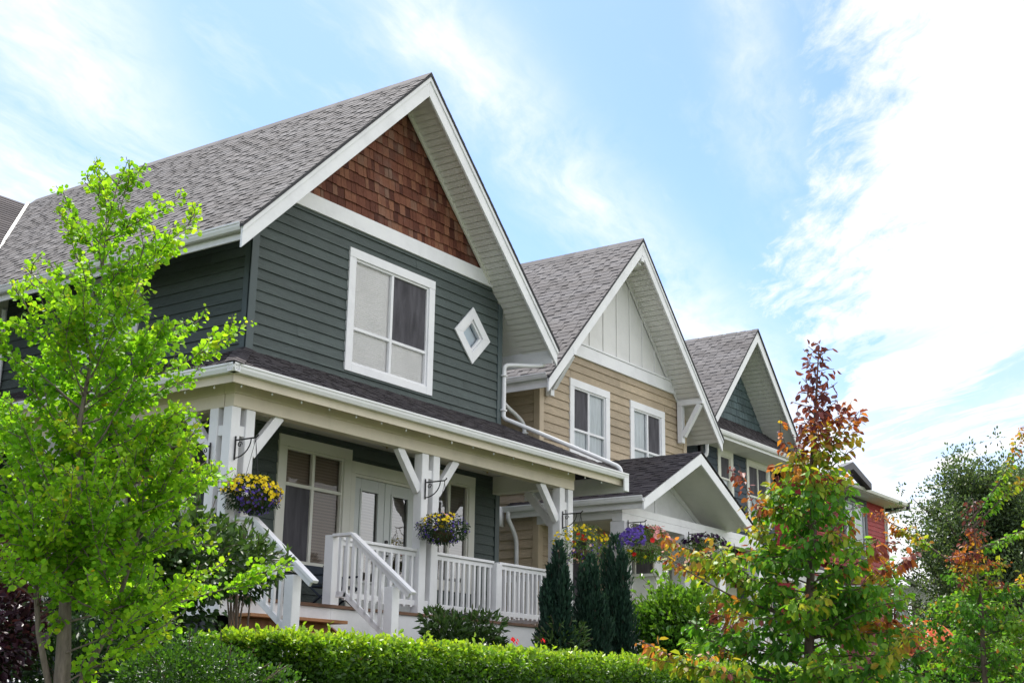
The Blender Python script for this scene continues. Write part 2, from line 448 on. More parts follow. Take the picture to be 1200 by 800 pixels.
def gutter_x(mb, x0, x1, y, z):   # K-style gutter along X, lip at y, top at z, going back +y
    prof = [(y, z), (y, z - .025), (y + .012, z - .03), (y + .015, z - .06), (y + .035, z - .105), (y + .11, z - .105), (y + .11, z - .012), (y + .1, z - .012), (y + .1, z - .095), (y + .04, z - .095), (y + .025, z - .05), (y + .022, z - .02), (y + .012, z)]
    mb.prism([(x0, a, b) for a, b in prof], (x1 - x0, 0, 0))
def gutter_y(mb, y0, y1, x, z, s=1):   # lip at x, body toward +x (s=1) or -x
    prof = [(x, z), (x, z - .025), (x + s * .012, z - .03), (x + s * .015, z - .06), (x + s * .035, z - .105), (x + s * .11, z - .105), (x + s * .11, z - .012), (x + s * .1, z - .012), (x + s * .1, z - .095), (x + s * .04, z - .095), (x + s * .025, z - .05), (x + s * .022, z - .02), (x + s * .012, z)]
    mb.prism([(a, y0, b) for a, b in prof], (0, y1 - y0, 0))
def smoothpath(pts, it=2):
    pts = [Vector(p) for p in pts]
    for _ in range(it):
        q = [pts[0]]
        for a, b in zip(pts[:-1], pts[1:]): q += [a.lerp(b, .25), a.lerp(b, .75)]
        q.append(pts[-1]); pts = q
    return pts
def railing(parent, a, b, zt, zb, nb=None, post=False, name='railing'):
    """top and bottom rail with square balusters between a and b (xy), heights zt/zb (pairs for slopes)"""
    a0, b0 = Vector((*a, zt[0])), Vector((*b, zt[1])); a1, b1 = Vector((*a, zb[0])), Vector((*b, zb[1]))
    mb = MB(); mb.bar(a0, b0, .095, .04); mb.bar(a0 - V(0, 0, .055), b0 - V(0, 0, .055), .035, .065); mb.bar(a1, b1, .04, .075)
    r = mb.build(name, 'white', parent, bevel=.004)
    L = (b0 - a0).length; n = nb or max(2, int(L / .125)); bl = []
    for i in range(n):
        t = (i + .5) / n; p0 = a0.lerp(b0, t) - V(0, 0, .06); p1 = a1.lerp(b1, t) - V(0, 0, .06)
        m = MB(); m.bar(p1, p0, .042, .042, up=(0, 1, 0)); m.build('baluster', 'white', r)
    return r
def post(parent, x0, y0, z0, z1, s=.15, mat='white'):
    return MB().box(x0, x0 + s, y0, y0 + s, z0, z1).build('porch_post', mat, parent, bevel=.006)
def hook(parent, x, y, z, dx=0, dy=-1, L=.36):
    """scrolled black bracket on a post face; arm runs along (dx,dy)"""
    d = V(dx, dy, 0); b = V(x, y, z); mb = MB()
    mb.tube([b + V(0, 0, .02) + d * .012, b + V(0, 0, -.27) + d * .012], .011, 6)
    mb.tube([b + d * .012 + V(0, 0, -.03), b + d * L + V(0, 0, -.03), b + d * (L + .04) + V(0, 0, 0)], .010, 6)
    arc = [b + d * (.012 + .27 * math.sin(t)) + V(0, 0, -.25 + .22 * (1 - math.cos(t))) for t in np.linspace(0, math.pi / 2, 8)]
    mb.tube(arc, .008, 6)
    sc = [b + d * (.09 + .04 * (1 - k / 16) * math.cos(k * .6)) + V(0, 0, -.09 + .04 * (1 - k / 16) * math.sin(k * .6)) for k in range(14)]
    mb.tube(sc, .007, 5)
    mb.build('plant_hook', 'iron', parent); return b + d * (L + .02) + V(0, 0, -.03)

# =================================================================== HOUSE 1: dark green house
XL, XR, YF = 12.68, 18.78, 13.60
H1 = thing('house', (XL, YF, 1.6), 'dark green clapboard house with cedar shingles in its steep gable and a white wrap-around porch', 'house')
RX, RZ, PM = 15.73, 11.68, .98
def rz1(x, off=0): return RZ - off - PM * abs(x - RX)
# ---- walls
upwin = (14.70, 16.845, 6.495, 8.475)
dc = (17.92, 7.785)
F = front(YF)
def xr_front(z):
    h = (RZ - .2 - z) / PM; return max(XL + .1, RX - h), min(XR - .09, RX + h)
mb = siding(F, 6.30, 8.80, .163, xr_front, [upwin, (dc[0] - .3, dc[0] + .3, dc[1] - .3, dc[1] + .3)])
w = mb.build('wall', 'green', H1)
mb = siding(F, 2.75, 5.42, .163, lambda z: (XL + .1, XR - .09), [(13.42, 14.97, 3.36, 5.29), (14.97, 16.62, 2.8, 5.13), (16.9, 18.09, 3.36, 5.31)])
mb.build('wall', 'green', H1)
side_up = (15.95, 17.36, 6.72, 7.98)
S = side(XL)
mb = siding(S, 6.30, 8.55, .163, lambda z: (YF + .1, 19.35), [side_up]); mb.build('wall', 'green', H1)
mb = siding(S, 2.75, 5.42, .163, lambda z: (YF + .1, 19.35), [(14.50, 16.1, 3.4, 5.29), (16.6, 17.6, 2.8, 5.0)]); mb.build('wall', 'green', H1)
# hidden body that closes the house behind and at the right
mb = MB(); mb.prism([(XL + .45, YF + .5, 2.2), (XR - .02, YF + .5, 2.2), (XR - .02, YF + .5, 8.45), (RX, YF + .5, 11.4), (XL + .45, YF + .5, 8.75)], (0, 10, 0)); mb.build('rear_body', 'green', H1)
mb = siding(fside(XR), 2.2, 8.55, .163, lambda z: (YF + .1, YF + 10)); mb.build('wall', 'green', H1)
# corner boards
mb = MB(); fbox(mb, F, XL - .035, XL + .105, 2.75, 8.62, 0, .038); fbox(mb, S, YF - .03, YF + .105, 2.75, 8.66, .001, .035)
mb.build('corner_board', 'greentrim', H1, bevel=.005)
mb = MB(); fbox(mb, F, XR - .09, XR + .035, 2.75, 8.55, 0, .04); mb.build('corner_board', 'greentrim', H1, bevel=.005)
# ---- gable
planes = [(PM, 1, RZ - .19 + PM * RX), (-PM, 1, RZ - .19 - PM * RX)]
mb = shingle_wall(F, 9.04, 11.5, .175, 12.9, 18.6, planes, .07, .17, 3)
mb.build('gable_shingles', 'cedar', H1)
mb = MB(); P = clip([(12.6, 8.80), (18.9, 8.80), (18.9, 9.06), (12.6, 9.06)], planes)
mb.prism([F.p(a, z, -.01) for a, z in P], F.n * .065); mb.build('trim_band', 'trimwhite', H1, bevel=.005)
mb = MB()
for s in (-1, 1):
    q = [(RX + s * .02, RZ - .195), (RX + s * 2.62, RZ - .195 - PM * 2.60), (RX + s * 2.62, RZ - .30 - PM * 2.60), (RX + s * .02, RZ - .30)]
    mb.prism([F.p(a, z, .046) for a, z in q], F.n * .03)
mb.build('frieze_trim', 'creamtrim', H1)
# ---- roof
YB0, YB1 = 12.91, 23.55
r = MB(); roof_plane(r, (11.84, YB1, RZ - PM * 3.89), (11.84, YB0 - .03, RZ - PM * 3.89), (RX, YB0 - .03, RZ), (RX, YB1, RZ), .132, 5)
roof_plane(r, (19.62, YB0 - .03, RZ - PM * 3.89), (19.62, YB1, RZ - PM * 3.89), (RX, YB1, RZ), (RX, YB0 - .03, RZ), .132, 6)
R1 = r.build('roof', 'roof', H1)
mb = MB()
for k in range(36):
    y = YB0 - .03 + k * .295; mb.prism([(RX - .15, y, RZ - .125 + .0), (RX, y, RZ + .03), (RX + .15, y, RZ - .125), (RX + .15, y, RZ - .14), (RX, y, RZ + .005), (RX - .15, y, RZ - .14)], (0, .30, 0))
mb.build('ridge_cap', 'roof', R1)
mb = MB()
for s in (-1, 1):
    mb.prism([(RX, YB0 - .035, RZ + .004), (RX + s * 3.92, YB0 - .035, RZ + .004 - PM * 3.92), (RX + s * 3.92, YB0 - .035, RZ - .045 - PM * 3.92), (RX, YB0 - .035, RZ - .045)], (0, .06, 0))
mb.build('roof_edge', 'roofedge', R1)
# soffits on both slopes, planked
mb = MB()
for s in (-1, 1):
    a, b = (RX, RZ - .17), (RX + s * 3.83, RZ - .17 - PM * 3.83)
    y0, y1 = YB0 + .03, YF + .0
    grooved(mb, (a[0], y0, a[1]), (a[0], y1, a[1]), (b[0], y1, b[1]), (b[0], y0, b[1]), 46)
for xa, xb in ((11.9, XL), (XR, 19.56)):
    za, zb = RZ - .17 - PM * abs(xa - RX), RZ - .17 - PM * abs(xb - RX)
    mb.poly([(xa, YF, za), (xa, YB1, za), (xb, YB1, zb), (xb, YF, zb)])
mb.build('soffit', 'soffit', H1)
# barge boards with a second narrow strip
for s in (-1, 1):
    mb = MB(); e = RX + s * 3.89
    o = (RX, RZ - .045), (e, RZ - .045 - PM * 3.89), (e, RZ - .36 - PM * 3.89), (RX, RZ - .40)
    mb.prism([(x, YB0, z) for x, z in o], (0, .04, 0))
    o = (RX, RZ - .046), (e + s * .01, RZ - .046 - PM * 3.9), (e + s * .01, RZ - .13 - PM * 3.9), (RX, RZ - .135)
    mb.prism([(x, YB0 - .02, z) for x, z in o], (0, .019, 0))
    mb.build('barge_board', 'trimwhite', H1, bevel=.004)
# eave fascia + gutters
MB().box(11.93, 11.96, YB0 + .042, YB1, 7.67, 7.86).build('fascia', 'trimwhite', H1); MB().box(19.50, 19.53, YB0 + .042, YB1, 7.55, 7.86).build('fascia', 'trimwhite', H1)
mb = MB(); gutter_y(mb, YB0 + .045, YB1, 11.80, 7.88); mb.build('gutter', 'gutter', H1)
mb = MB(); gutter_y(mb, YB0 + .045, YB1, 19.66, 7.88, -1); mb.build('gutter', 'gutter', H1)
# downspout on the right corner, running down the porch roof
mb = MB(); x = XR + .07
mb.tube(smoothpath([(19.58, 13.15, 7.80), (19.58, 13.15, 7.58), (19.5, 13.2, 7.52), (18.95, 13.5, 7.47), (x, 13.54, 7.43), (x, 13.54, 7.3), (x, 13.54, 6.6), (x, 13.54, 6.48), (18.92, 13.4, 6.42), (19.80, 11.86, 5.66), (19.86, 11.76, 5.6), (19.87, 11.73, 5.48)], 2), .04, 8)
for z in (7.25, 6.62): mb.box(XR - .0, XR + .11, 13.49, 13.6, z - .015, z + .015)
mb.build('downspout', 'gutter', H1, smooth=True)
# ---- upper windows
window(H1, F, *upwin, vm=[15.775], hm=[7.20], back='blind', cells={(1, 1): 'screen'})
window(H1, S, *side_up, vm=[16.65], back='sheer')
# diamond window
mb = MB(); cx, cz = dc; R_, r_ = .515, .30
ring = [(cx, cz + R_), (cx + R_, cz), (cx, cz - R_), (cx - R_, cz)]; inn = [(cx + (a - cx) * r_ / R_, cz + (b - cz) * r_ / R_) for a, b in ring]
for i in range(4):
    j = (i + 1) % 4; mb.prism([F.p(*ring[i], .02), F.p(*ring[j], .02), F.p(*inn[j], .02), F.p(*inn[i], .02)], F.n * .03)
dw = mb.build('diamond_window', 'trimwhite', H1, bevel=.004)
mb = MB(); r2 = .24; inn2 = [(cx + (a - cx) * r2 / R_, cz + (b - cz) * r2 / R_) for a, b in ring]
for i in range(4):
    j = (i + 1) % 4; mb.prism([F.p(*inn[i], -.05), F.p(*inn[j], -.05), F.p(*inn2[j], -.05), F.p(*inn2[i], -.05)], F.n * .07)
mb.build('frame', 'white', dw)
mb = MB(); mb.poly([F.p(*q, -.02) for q in inn2[::-1]]); mb.build('pane', 'glass', dw)
mb = MB(); mb.prism([F.p(*q, -.10) for q in inn], F.n * .02); mb.build('blind', M.setdefault('bluecurtain', mat_curtain('blue_curtain', (.62, .74, .84), 4, .15)), dw)  # added backing sheet that gives the pane its pale blue look
mb = MB(); P = [F.p(a, z, o) for a in (cx - .31, cx + .31) for o in (-.4, -.055) for z in (cz - .31, cz + .31)]
mb.solid(P, [(0, 1, 5, 4), (0, 2, 3, 1), (4, 5, 7, 6), (0, 4, 6, 2), (1, 3, 7, 5)]); mb.build('reveal', 'dark', dw)
# siding is open in a square round the diamond: close the corners behind the trim
mb = MB()
for sx in (-1, 1):
    for sz in (-1, 1):
        mb.prism([F.p(cx + sx * .31, cz + sz * .31, 0), F.p(cx + sx * .31, cz, 0), F.p(cx, cz + sz * .31, 0)], F.n * .018)
mb.build('wall', 'green', H1)
# ---- porch windows and doors
window(H1, F, 13.42, 14.965, 3.36, 5.29, trim='creamtrim', frame='creamtrim', vm=[14.17], hm=[4.60], back='taupe', cells={(0, 0): 'screen'}, tw=.16)
window(H1, F, 16.90, 18.09, 3.36, 5.31, trim='creamtrim', frame='creamtrim', vm=[17.42], back='taupe', tw=.16, panes='glassdoor')
mb = MB(); fbox(mb, F, 14.966, 16.62, 4.95, 5.13, -.01, .042); fbox(mb, F, 14.966, 15.07, 2.8, 4.95, -.01, .04); fbox(mb, F, 16.52, 16.62, 2.8, 4.95, -.01, .04)
fbox(mb, F, 15.07, 16.52, 4.905, 4.95, -.06, .02)
df = mb.build('door_frame', 'creamtrim', H1, bevel=.004)
for k, (a, b) in enumerate(((15.075, 15.79), (15.80, 16.515))):
    mb = MB(); o0, o1 = -.035, .005; g0, g1, h0, h1 = a + .16, b - .16, 3.35, 4.72
    fbox(mb, F, a, g0, 2.82, 4.90, o0, o1); fbox(mb, F, g1, b, 2.82, 4.90, o0, o1)
    fbox(mb, F, g0, g1, 4.72, 4.90, o0, o1); fbox(mb, F, g0, g1, 2.82, 3.35, o0, o1)
    m = .025
    fbox(mb, F, g0 - m, g0 + .01, h0 - m, h1 + m, o1, o1 + .018); fbox(mb, F, g1 - .01, g1 + m, h0 - m, h1 + m, o1, o1 + .018)
    fbox(mb, F, g0 + .01, g1 - .01, h1 - .01, h1 + m, o1, o1 + .018); fbox(mb, F, g0 + .01, g1 - .01, h0 - m, h0 + .01, o1, o1 + .018)
    d = mb.build('door', 'doorgrey', H1, bevel=.003)
    mb = MB(); mb.poly([F.p(g0, h0, -.015), F.p(g1, h0, -.015), F.p(g1, h1, -.015), F.p(g0, h1, -.015)]); mb.build('pane', 'glassdoor', d)
    mb = MB(); fbox(mb, F, g0, g1, h0, h1, -.075, -.07); mb.build('blind', 'taupe', d)
    hx = 15.735 if k == 0 else 15.855
    if k:
        mb = MB(); q = F.p(hx, 3.78, .006); mb.tube([q, q + F.n * .05], .012, 8); mb.tube([q + F.n * .05, q + F.n * .05 + F.u * .1], .011, 8)
        fbox(mb, F, hx - .022, hx + .022, 3.70, 3.92, .005, .014); mb.tube([F.p(hx, 3.99, .005), F.p(hx, 3.99, .03)], .03, 12); mb.build('handle', 'iron', d)
mb = MB(); P = [F.p(a, z, o) for a in (15.05, 16.54) for o in (-.45, -.08) for z in (2.8, 4.95)]
mb.solid(P, [(0, 1, 5, 4), (0, 2, 3, 1), (4, 5, 7, 6), (0, 4, 6, 2), (1, 3, 7, 5)]); mb.build('reveal', 'dark', df)
window(H1, S, 14.50, 16.10, 3.40, 5.29, trim='creamtrim', frame='creamtrim', vm=[15.3], hm=[4.6], back='taupe', tw=.16)
mb = MB(); fbox(mb, S, 16.60, 17.60, 2.8, 5.0, -.01, .04); sd = mb.build('side_door', 'creamtrim', H1, bevel=.004)
mb = MB(); fbox(mb, S, 16.75, 17.45, 2.82, 4.85, .041, .05); mb.build('door_panel', 'charcoal', sd)
# ---- porch roof
g = MB()
XG0, XG1, YG, ZG = 10.65, 19.93, 11.60, 5.46
zc = 6.37
roof_plane(g, (XG0 + .03, YG + .03, ZG + .01), (XG1, YG + .03, ZG + .01), (XR, YF, zc), (XL, YF, zc), .135, 11)
roof_plane(g, (XG0 + .03, 20.0, ZG + .01), (XG0 + .03, YG + .03, ZG + .01), (XL, YF, zc), (XL, 20.0, zc), .135, 12)
roof_plane(g, (XG1, YG + .03, ZG + .01), (XG1, YF + .2, ZG + .01), (XR, YF + .2, zc), (XR, YF, zc), .135, 13)
PR = g.build('porch_roof', 'roofd', H1)
mb = MB()
for k in range(9):
    t0, t1 = k / 9, (k + 1.05) / 9
    a = V(XG0 + .03, YG + .03, ZG + .03).lerp(V(XL, YF, zc + .02), t0); b = V(XG0 + .03, YG + .03, ZG + .03).lerp(V(XL, YF, zc + .02), t1)
    s1 = V(.085, -.085, -.02)
    mb.poly([a - s1 + V(0, 0, -.02), a + V(0, 0, .02), b + V(0, 0, .012), b - s1 + V(0, 0, -.03)]); mb.poly([a + s1, a + V(0, 0, .02), b + V(0, 0, .012), b + s1 + V(0, 0, -.01)])
mb.build('ridge_cap', 'roofd', PR)
mb = MB(); gutter_x(mb, XG0, XG1 - .02, YG, ZG + .02); mb.build('gutter', 'gutter', H1)
mb = MB(); gutter_y(mb, YG + .0, 20.0, XG0, ZG + .02); mb.build('gutter', 'gutter', H1)
mb = MB(); mb.box(XG0 + .115, XG1 - .03, YG + .112, YG + .135, 5.27, 5.47); mb.box(XG0 + .112, XG0 + .135, YG + .136, 20.0, 5.27, 5.47)
mb.box(XG0 + .136, XG1 - .03, YG + .136, 11.985, 5.405, 5.43); mb.box(XG0 + .136, 11.045, 11.986, 20.0, 5.405, 5.43)
mb.build('eave_soffit', 'cream', H1)
mb = MB(); mb.box(XG1 - .14, XG1 + .01, YG + .02, YG + .05, 5.17, 5.46); mb.box(XG1 - .02, XG1 + .01, YG + .051, YF + .2, 5.17, 5.46)
mb.build('return_board', 'trimwhite', H1, bevel=.004)
# beams
B = MB(); B.box(11.06, 18.80, 12.0, 12.18, 5.235, 5.404); B.box(11.068, 18.79, 12.008, 12.17, 5.07, 5.235)
B.box(11.06, 11.24, 12.181, 19.4, 5.235, 5.404); B.box(11.068, 11.23, 12.181, 19.39, 5.07, 5.235)
B.build('porch_beam', 'cream', H1, bevel=.005)
B = MB(); B.box(18.60, 18.78, 12.181, YF - .03, 5.10, 5.403); B.build('porch_beam', 'creamtrim', H1, bevel=.005)
B = MB(); B.box(11.241, 18.6, 12.181, YF - .001, 5.406, 5.425); B.box(11.241, XL - .001, YF, 20, 5.406, 5.425); B.build('porch_ceiling', 'ceiling', H1)
# posts, clustered
p1 = post(H1, 11.06, 12.02, 2.80, 5.07); p2 = post(H1, 11.31, 12.025, 2.80, 5.07); p3 = post(H1, 11.065, 12.27, 2.80, 5.07)
p4 = post(H1, 14.76, 12.02, 2.80, 5.07); p5 = post(H1, 15.02, 12.02, 2.80, 5.07)
p6 = post(H1, 18.37, 12.02, 2.80, 5.07); p7 = post(H1, 18.62, 12.02, 2.80, 5.07); p8 = post(H1, 18.62, 12.27, 2.80, 5.07)
p9 = post(H1, 11.065, 15.6, 2.80, 5.07); p10 = post(H1, 11.065, 15.85, 2.80, 5.07)
for z in (2.86, 4.72):
    for b_ in ((11.21, 11.31, 12.045, 12.145), (11.085, 11.185, 12.17, 12.27), (14.91, 15.02, 12.045, 12.145), (18.52, 18.62, 12.045, 12.145), (18.645, 18.745, 12.17, 12.27)):
        MB().box(*b_, z, z + .13).build('post_spacer', 'white', H1, bevel=.004)
def brace(a, b): MB().bar(a, b, .09, .13, up=(0, 1, .01) if abs(a[0] - b[0]) > .01 else (1, 0, .01)).build('post_brace', 'white', H1, bevel=.004)
yb = 12.095
for a, b in (((11.46, yb, 4.53), (11.93, yb, 5.09)), ((14.76, yb, 4.53), (14.29, yb, 5.09)), ((15.17, yb, 4.53), (15.62, yb, 5.09)), ((18.37, yb, 4.53), (17.88, yb, 5.09))): 
    MB().bar(a, b, .13, .09, up=(0, 1, 0)).build('post_brace', 'white', H1, bevel=.004)
for a, b in (((11.14, 12.42, 4.53), (11.14, 12.9, 5.09)), ((18.70, 12.42, 4.53), (18.70, 12.9, 5.09)), ((11.14, 15.6, 4.53), (11.14, 15.1, 5.09)), ((11.14, 16.0, 4.53), (11.14, 16.5, 5.09))):
    MB().bar(a, b, .13, .09, up=(1, 0, 0)).build('post_brace', 'white', H1, bevel=.004)
# deck, skirts
mb = MB()
for k in range(13): mb.box(11.0, 18.95, 11.94 + k * .129, 11.94 + k * .129 + .123, 2.76, 2.80)
for k in range(12): mb.box(11.0 + k * .129, 11.0 + k * .129 + .123, 13.63, 19.9, 2.76, 2.80)
mb.build('porch_deck', 'deck', H1)
mb = MB(); mb.box(11.02, 11.2, 11.97, 12.0, 2.56, 2.758); mb.box(12.94, 18.90, 11.97, 12.0, 1.75, 2.758); mb.box(11.2, 12.94, 11.972, 12.0, 2.60, 2.758)
mb.box(11.02, 11.05, 12.0, 19.9, 2.56, 2.758); mb.box(18.87, 18.9, 12.0, 13.6, 1.7, 2.758); mb.build('deck_skirt', 'white', H1, bevel=.004)
# dark timber lattice beneath the side deck; solid dark block painted as under-stair shade
mb = MB()
for k in range(62): mb.box(11.06, 11.08, 12.1 + k * .125, 12.1 + k * .125 + .06, 1.5, 2.56)
for k in range(7): mb.box(11.081, 11.1, 12.1, 19.9, 1.6 + k * .14, 1.6 + k * .14 + .05)
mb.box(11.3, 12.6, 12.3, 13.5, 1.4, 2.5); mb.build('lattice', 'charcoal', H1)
# stairs
mb = MB()
for k in range(4): mb.box(11.24, 12.93, 11.66 - k * .29, 11.97 - k * .29 - .003, 2.59 - k * .19 - .04, 2.59 - k * .19)
mb.build('stair_tread', 'tread', H1, bevel=.004)
mb = MB()
for k in range(4): mb.box(11.26, 12.91, 11.945 - k * .29, 11.965 - k * .29, 2.40 - k * .19, 2.548 - k * .19)
for x in (11.2, 12.935):
    mb.prism([(x, 11.96, 2.52), (x, 10.6, 1.66), (x, 10.6, 1.5), (x, 10.9, 1.5), (x, 11.96, 2.2)], (.04, 0, 0))
mb.build('stair_stringer', 'tread', H1)
for x in (11.20, 12.95):
    MB().box(x - .07, x + .07, 10.90, 11.04, 1.6, 2.99).build('newel_post', 'white', H1, bevel=.005)
    a = 11.66
    r = MB(); r.bar((x, 11.98, 3.69), (x, a, 3.69), .095, .04); r.bar((x, a, 3.69), (x, 10.62, 2.90), .095, .04)
    r.bar((x, a - .02, 3.62), (x, 10.68, 2.88), .035, .075); r.bar((x, 11.9, 2.93), (x, 11.72, 2.93), .04, .075); r.bar((x, 11.76, 2.93), (x, 11.02, 2.37), .04, .075)
    rr = r.build('stair_rail', 'white', H1, bevel=.004)
    for k in range(8):
        y = 11.86 - k * .118; zt = 3.66 if y > a else 3.66 - (a - y) * .76; zb = 2.92 if y > 11.74 else 2.92 - (11.74 - y) * .757
        if y > 11.05: MB().box(x - .02, x + .02, y - .02, y + .02, zb, zt).build('baluster', 'white', rr)
MB().box(12.93, 13.09, 11.98, 12.13, 2.80, 3.70).build('newel_post', 'white', H1, bevel=.005)
MB().box(11.195, 11.30, 11.985, 12.02, 2.80, 3.70).build('newel_post', 'white', H1, bevel=.005)
yr = 12.10
railing(H1, (13.09, yr), (14.76, yr), (3.68, 3.68), (2.95, 2.95), 11)
railing(H1, (15.17, yr), (16.61, yr), (3.68, 3.68), (2.93, 2.93), 11)
MB().box(16.61, 16.76, 12.01, 12.16, 2.62, 3.665).build('newel_post', 'white', H1, bevel=.005)
railing(H1, (16.76, yr), (18.37, yr), (3.68, 3.68), (2.93, 2.93), 13)
railing(H1, (18.70, 12.42), (18.70, 13.57), (3.68, 3.68), (2.93, 2.93))
railing(H1, (11.14, 12.42), (11.14, 15.6), (3.68, 3.68), (2.93, 2.93))
railing(H1, (11.14, 16.0), (11.14, 19.3), (3.68, 3.68), (2.93, 2.93))
# hooks, ceiling lights, string bulbs
hk0 = hook(H1, 11.14, 12.02, 4.68); hook(H1, 11.06, 12.35, 4.62, -1, 0)
hk2 = hook(H1, 14.83, 12.02, 4.68); hk3 = hook(H1, 18.44, 12.02, 4.66)
for x, y in ((15.05, 12.95), (17.6, 12.95)):
    mb = MB(); mb.lathe((x, y, 5.405), [(0, -.11), (.07, -.10), (.12, -.07), (.14, -.03), (.14, 0)], 18); l = mb.build('ceiling_light', 'frost', H1, True)
    mb = MB(); mb.lathe((x, y, 5.405), [(.142, -.032), (.155, -.03), (.155, -.001), (.14, -.001)], 18); mb.tube([(x, y, 5.30), (x, y, 5.27)], .015, 8); mb.build('rim', 'brass', l)
for k in range(17):
    x = 10.95 + k * .52; MB().lathe((x, YG + .17, 5.26 + .006 * math.sin(k * 3)), [(0, -.022), (.011, -.014), (.013, 0), (.008, .012), (.006, .02)], 8).build('string_bulb', 'bulb', H1, True)
for k in range(6):
    y = 12.1 + k * .52; MB().lathe((XG0 + .17, y, 5.26), [(0, -.022), (.011, -.014), (.013, 0), (.008, .012), (.006, .02)], 8).build('string_bulb', 'bulb', H1, True)
# ---- rear wing reaching left
W = front(19.4)
mb = siding(W, 2.2, 8.0, .163, lambda z: (7.6, XL), [(11.3, 12.45, 6.3, 7.7)]); mb.build('wing_wall', 'green', H1)
mb = MB(); fbox(mb, W, 12.5, 12.66, 2.2, 8.1, .0, .04); fbox(mb, W, 7.6, XL - .19, 7.78, 8.1, .0, .041); mb.build('wing_trim', 'creamtrim', H1)
window(H1, W, 11.3, 12.45, 6.3, 7.7, vm=[11.88], back='sheer', tw=.13)
mb = MB(); mb.tube(smoothpath([(12.4, 19.05, 7.75), (12.58, 19.3, 7.5), (12.6, 19.3, 7.3), (12.6, 19.3, 6.4), (12.5, 19.2, 6.25)]), .045, 8); mb.build('downspout', 'gutter', H1, True)
g = MB(); zr, ze, yr_ = 11.56, 7.86, 23.6
roof_plane(g, (7.2, 19.15, ze), (11.85, 19.15, ze), (15.6, yr_, zr), (7.2, yr_, zr), .135, 21, tabs=False)
roof_plane(g, (7.2, 27.9, ze), (19.6, 27.9, ze), (15.6, yr_, zr), (7.2, yr_, zr), .135, 22, tabs=False)
g.build('wing_roof', 'roofd', H1)
mb = MB(); mb.bar((11.9, 19.3, 7.9), (15.55, 23.5, 11.57), .055, .02); mb.build('valley_flashing', 'creamtrim', H1)
mb = MB(); mb.box(8.0, 18.7, 24.1, 27.2, 2.0, 7.9); mb.build('rear_body', 'green', H1)

# =================================================================== HOUSE 2: tan house
H2 = thing('house', (21.39, 14.5, 1.6), 'tan clapboard house with white board-and-batten gable and bracketed eaves, second in the row', 'house')
XL2, XR2, Y2 = 21.39, 27.47, 14.5; RX2, RZ2, PM2, YB2 = 24.36, 11.52, 1.04, 13.8
F2 = front(Y2); S2 = side(XL2)
w21, w22 = (22.46, 24.03, 6.45, 8.09), (24.90, 26.45, 6.45, 8.09)
siding(F2, 5.6, 8.62, .178, lambda z: (XL2 + .12, XR2 - .12), [w21, w22]).build('wall', 'tan', H2)
siding(F2, 2.6, 5.6, .178, lambda z: (XL2 + .12, XR2 - .12), [(22.35, 23.5, 2.95, 5.15), (24.2, 26.9, 3.75, 5.05)]).build('wall', 'tan', H2)
siding(S2, 2.2, 8.2, .178, lambda z: (Y2 + .12, 24)).build('wall', 'tan', H2)
mb = MB(); mb.prism([(XL2 + .02, Y2 + .5, 2.2), (XR2, Y2 + .5, 2.2), (XR2, Y2 + .5, 8.0), (RX2, Y2 + .5, 11.2), (XL2 + .02, Y2 + .5, 8.1)], (0, 9.4, 0)); mb.build('rear_body', 'tan', H2)
mb = MB(); fbox(mb, F2, XL2 - .03, XL2 + .12, 2.3, 8.3, 0, .037); fbox(mb, S2, Y2 - .03, Y2 + .11, 2.3, 8.3, 0.001, .034)
fbox(MB(), F2, XR2 - .12, XR2 + .03, 2.3, 8.3, 0, .037).build('corner_board', 'tantrim', H2)
mb.build('corner_board', 'tantrim', H2, bevel=.004)
pl2 = [(PM2, 1, RZ2 - .19 + PM2 * RX2), (-PM2, 1, RZ2 - .19 - PM2 * RX2)]
mb = MB(); P = clip([(21, 8.84), (28, 8.84), (28, 11.6), (21, 11.6)], pl2); mb.prism([F2.p(a, z, -.02) for a, z in P], F2.n * .03); gb = mb.build('gable_panel', 'batten', H2)
mb = MB()
for k in range(11):
    x = 21.55 + k * .56; P = clip([(x, 8.84), (x + .045, 8.84), (x + .045, 11.6), (x, 11.6)], pl2)
    if P: mb.prism([F2.p(a, z, .011) for a, z in P], F2.n * .018)
for s in (-1, 1):
    q = [(RX2 + s * .02, RZ2 - .2), (RX2 + s * 3.0, RZ2 - .2 - PM2 * 2.98), (RX2 + s * 3.0, RZ2 - .31 - PM2 * 2.98), (RX2 + s * .02, RZ2 - .35)]
    mb.prism([F2.p(a, z, .03) for a, z in q], F2.n * .014)
mb.build('batten', 'batten', gb)
mb = MB(); P = clip([(20, 8.60), (29, 8.60), (29, 8.87), (20, 8.87)], pl2); mb.prism([F2.p(a, z, -.01) for a, z in P], F2.n * .07)
P = clip([(20, 8.872), (29, 8.872), (29, 8.91), (20, 8.91)], pl2); mb.prism([F2.p(a, z, -.01) for a, z in P], F2.n * .09)
mb.build('trim_band', 'trimwhite', H2, bevel=.004)
g = MB(); hw = 3.68; zeL = RZ2 - PM2 * hw
roof_plane(g, (RX2 - hw, 23.8, zeL), (RX2 - hw, YB2 - .03, zeL), (RX2, YB2 - .03, RZ2), (RX2, 23.8, RZ2), .145, 31)
roof_plane(g, (RX2 + hw, YB2 - .03, zeL), (RX2 + hw, 23.8, zeL), (RX2, 23.8, RZ2), (RX2, YB2 - .03, RZ2), .145, 32, tabs=False)
R2 = g.build('roof', 'roof', H2)
mb = MB()
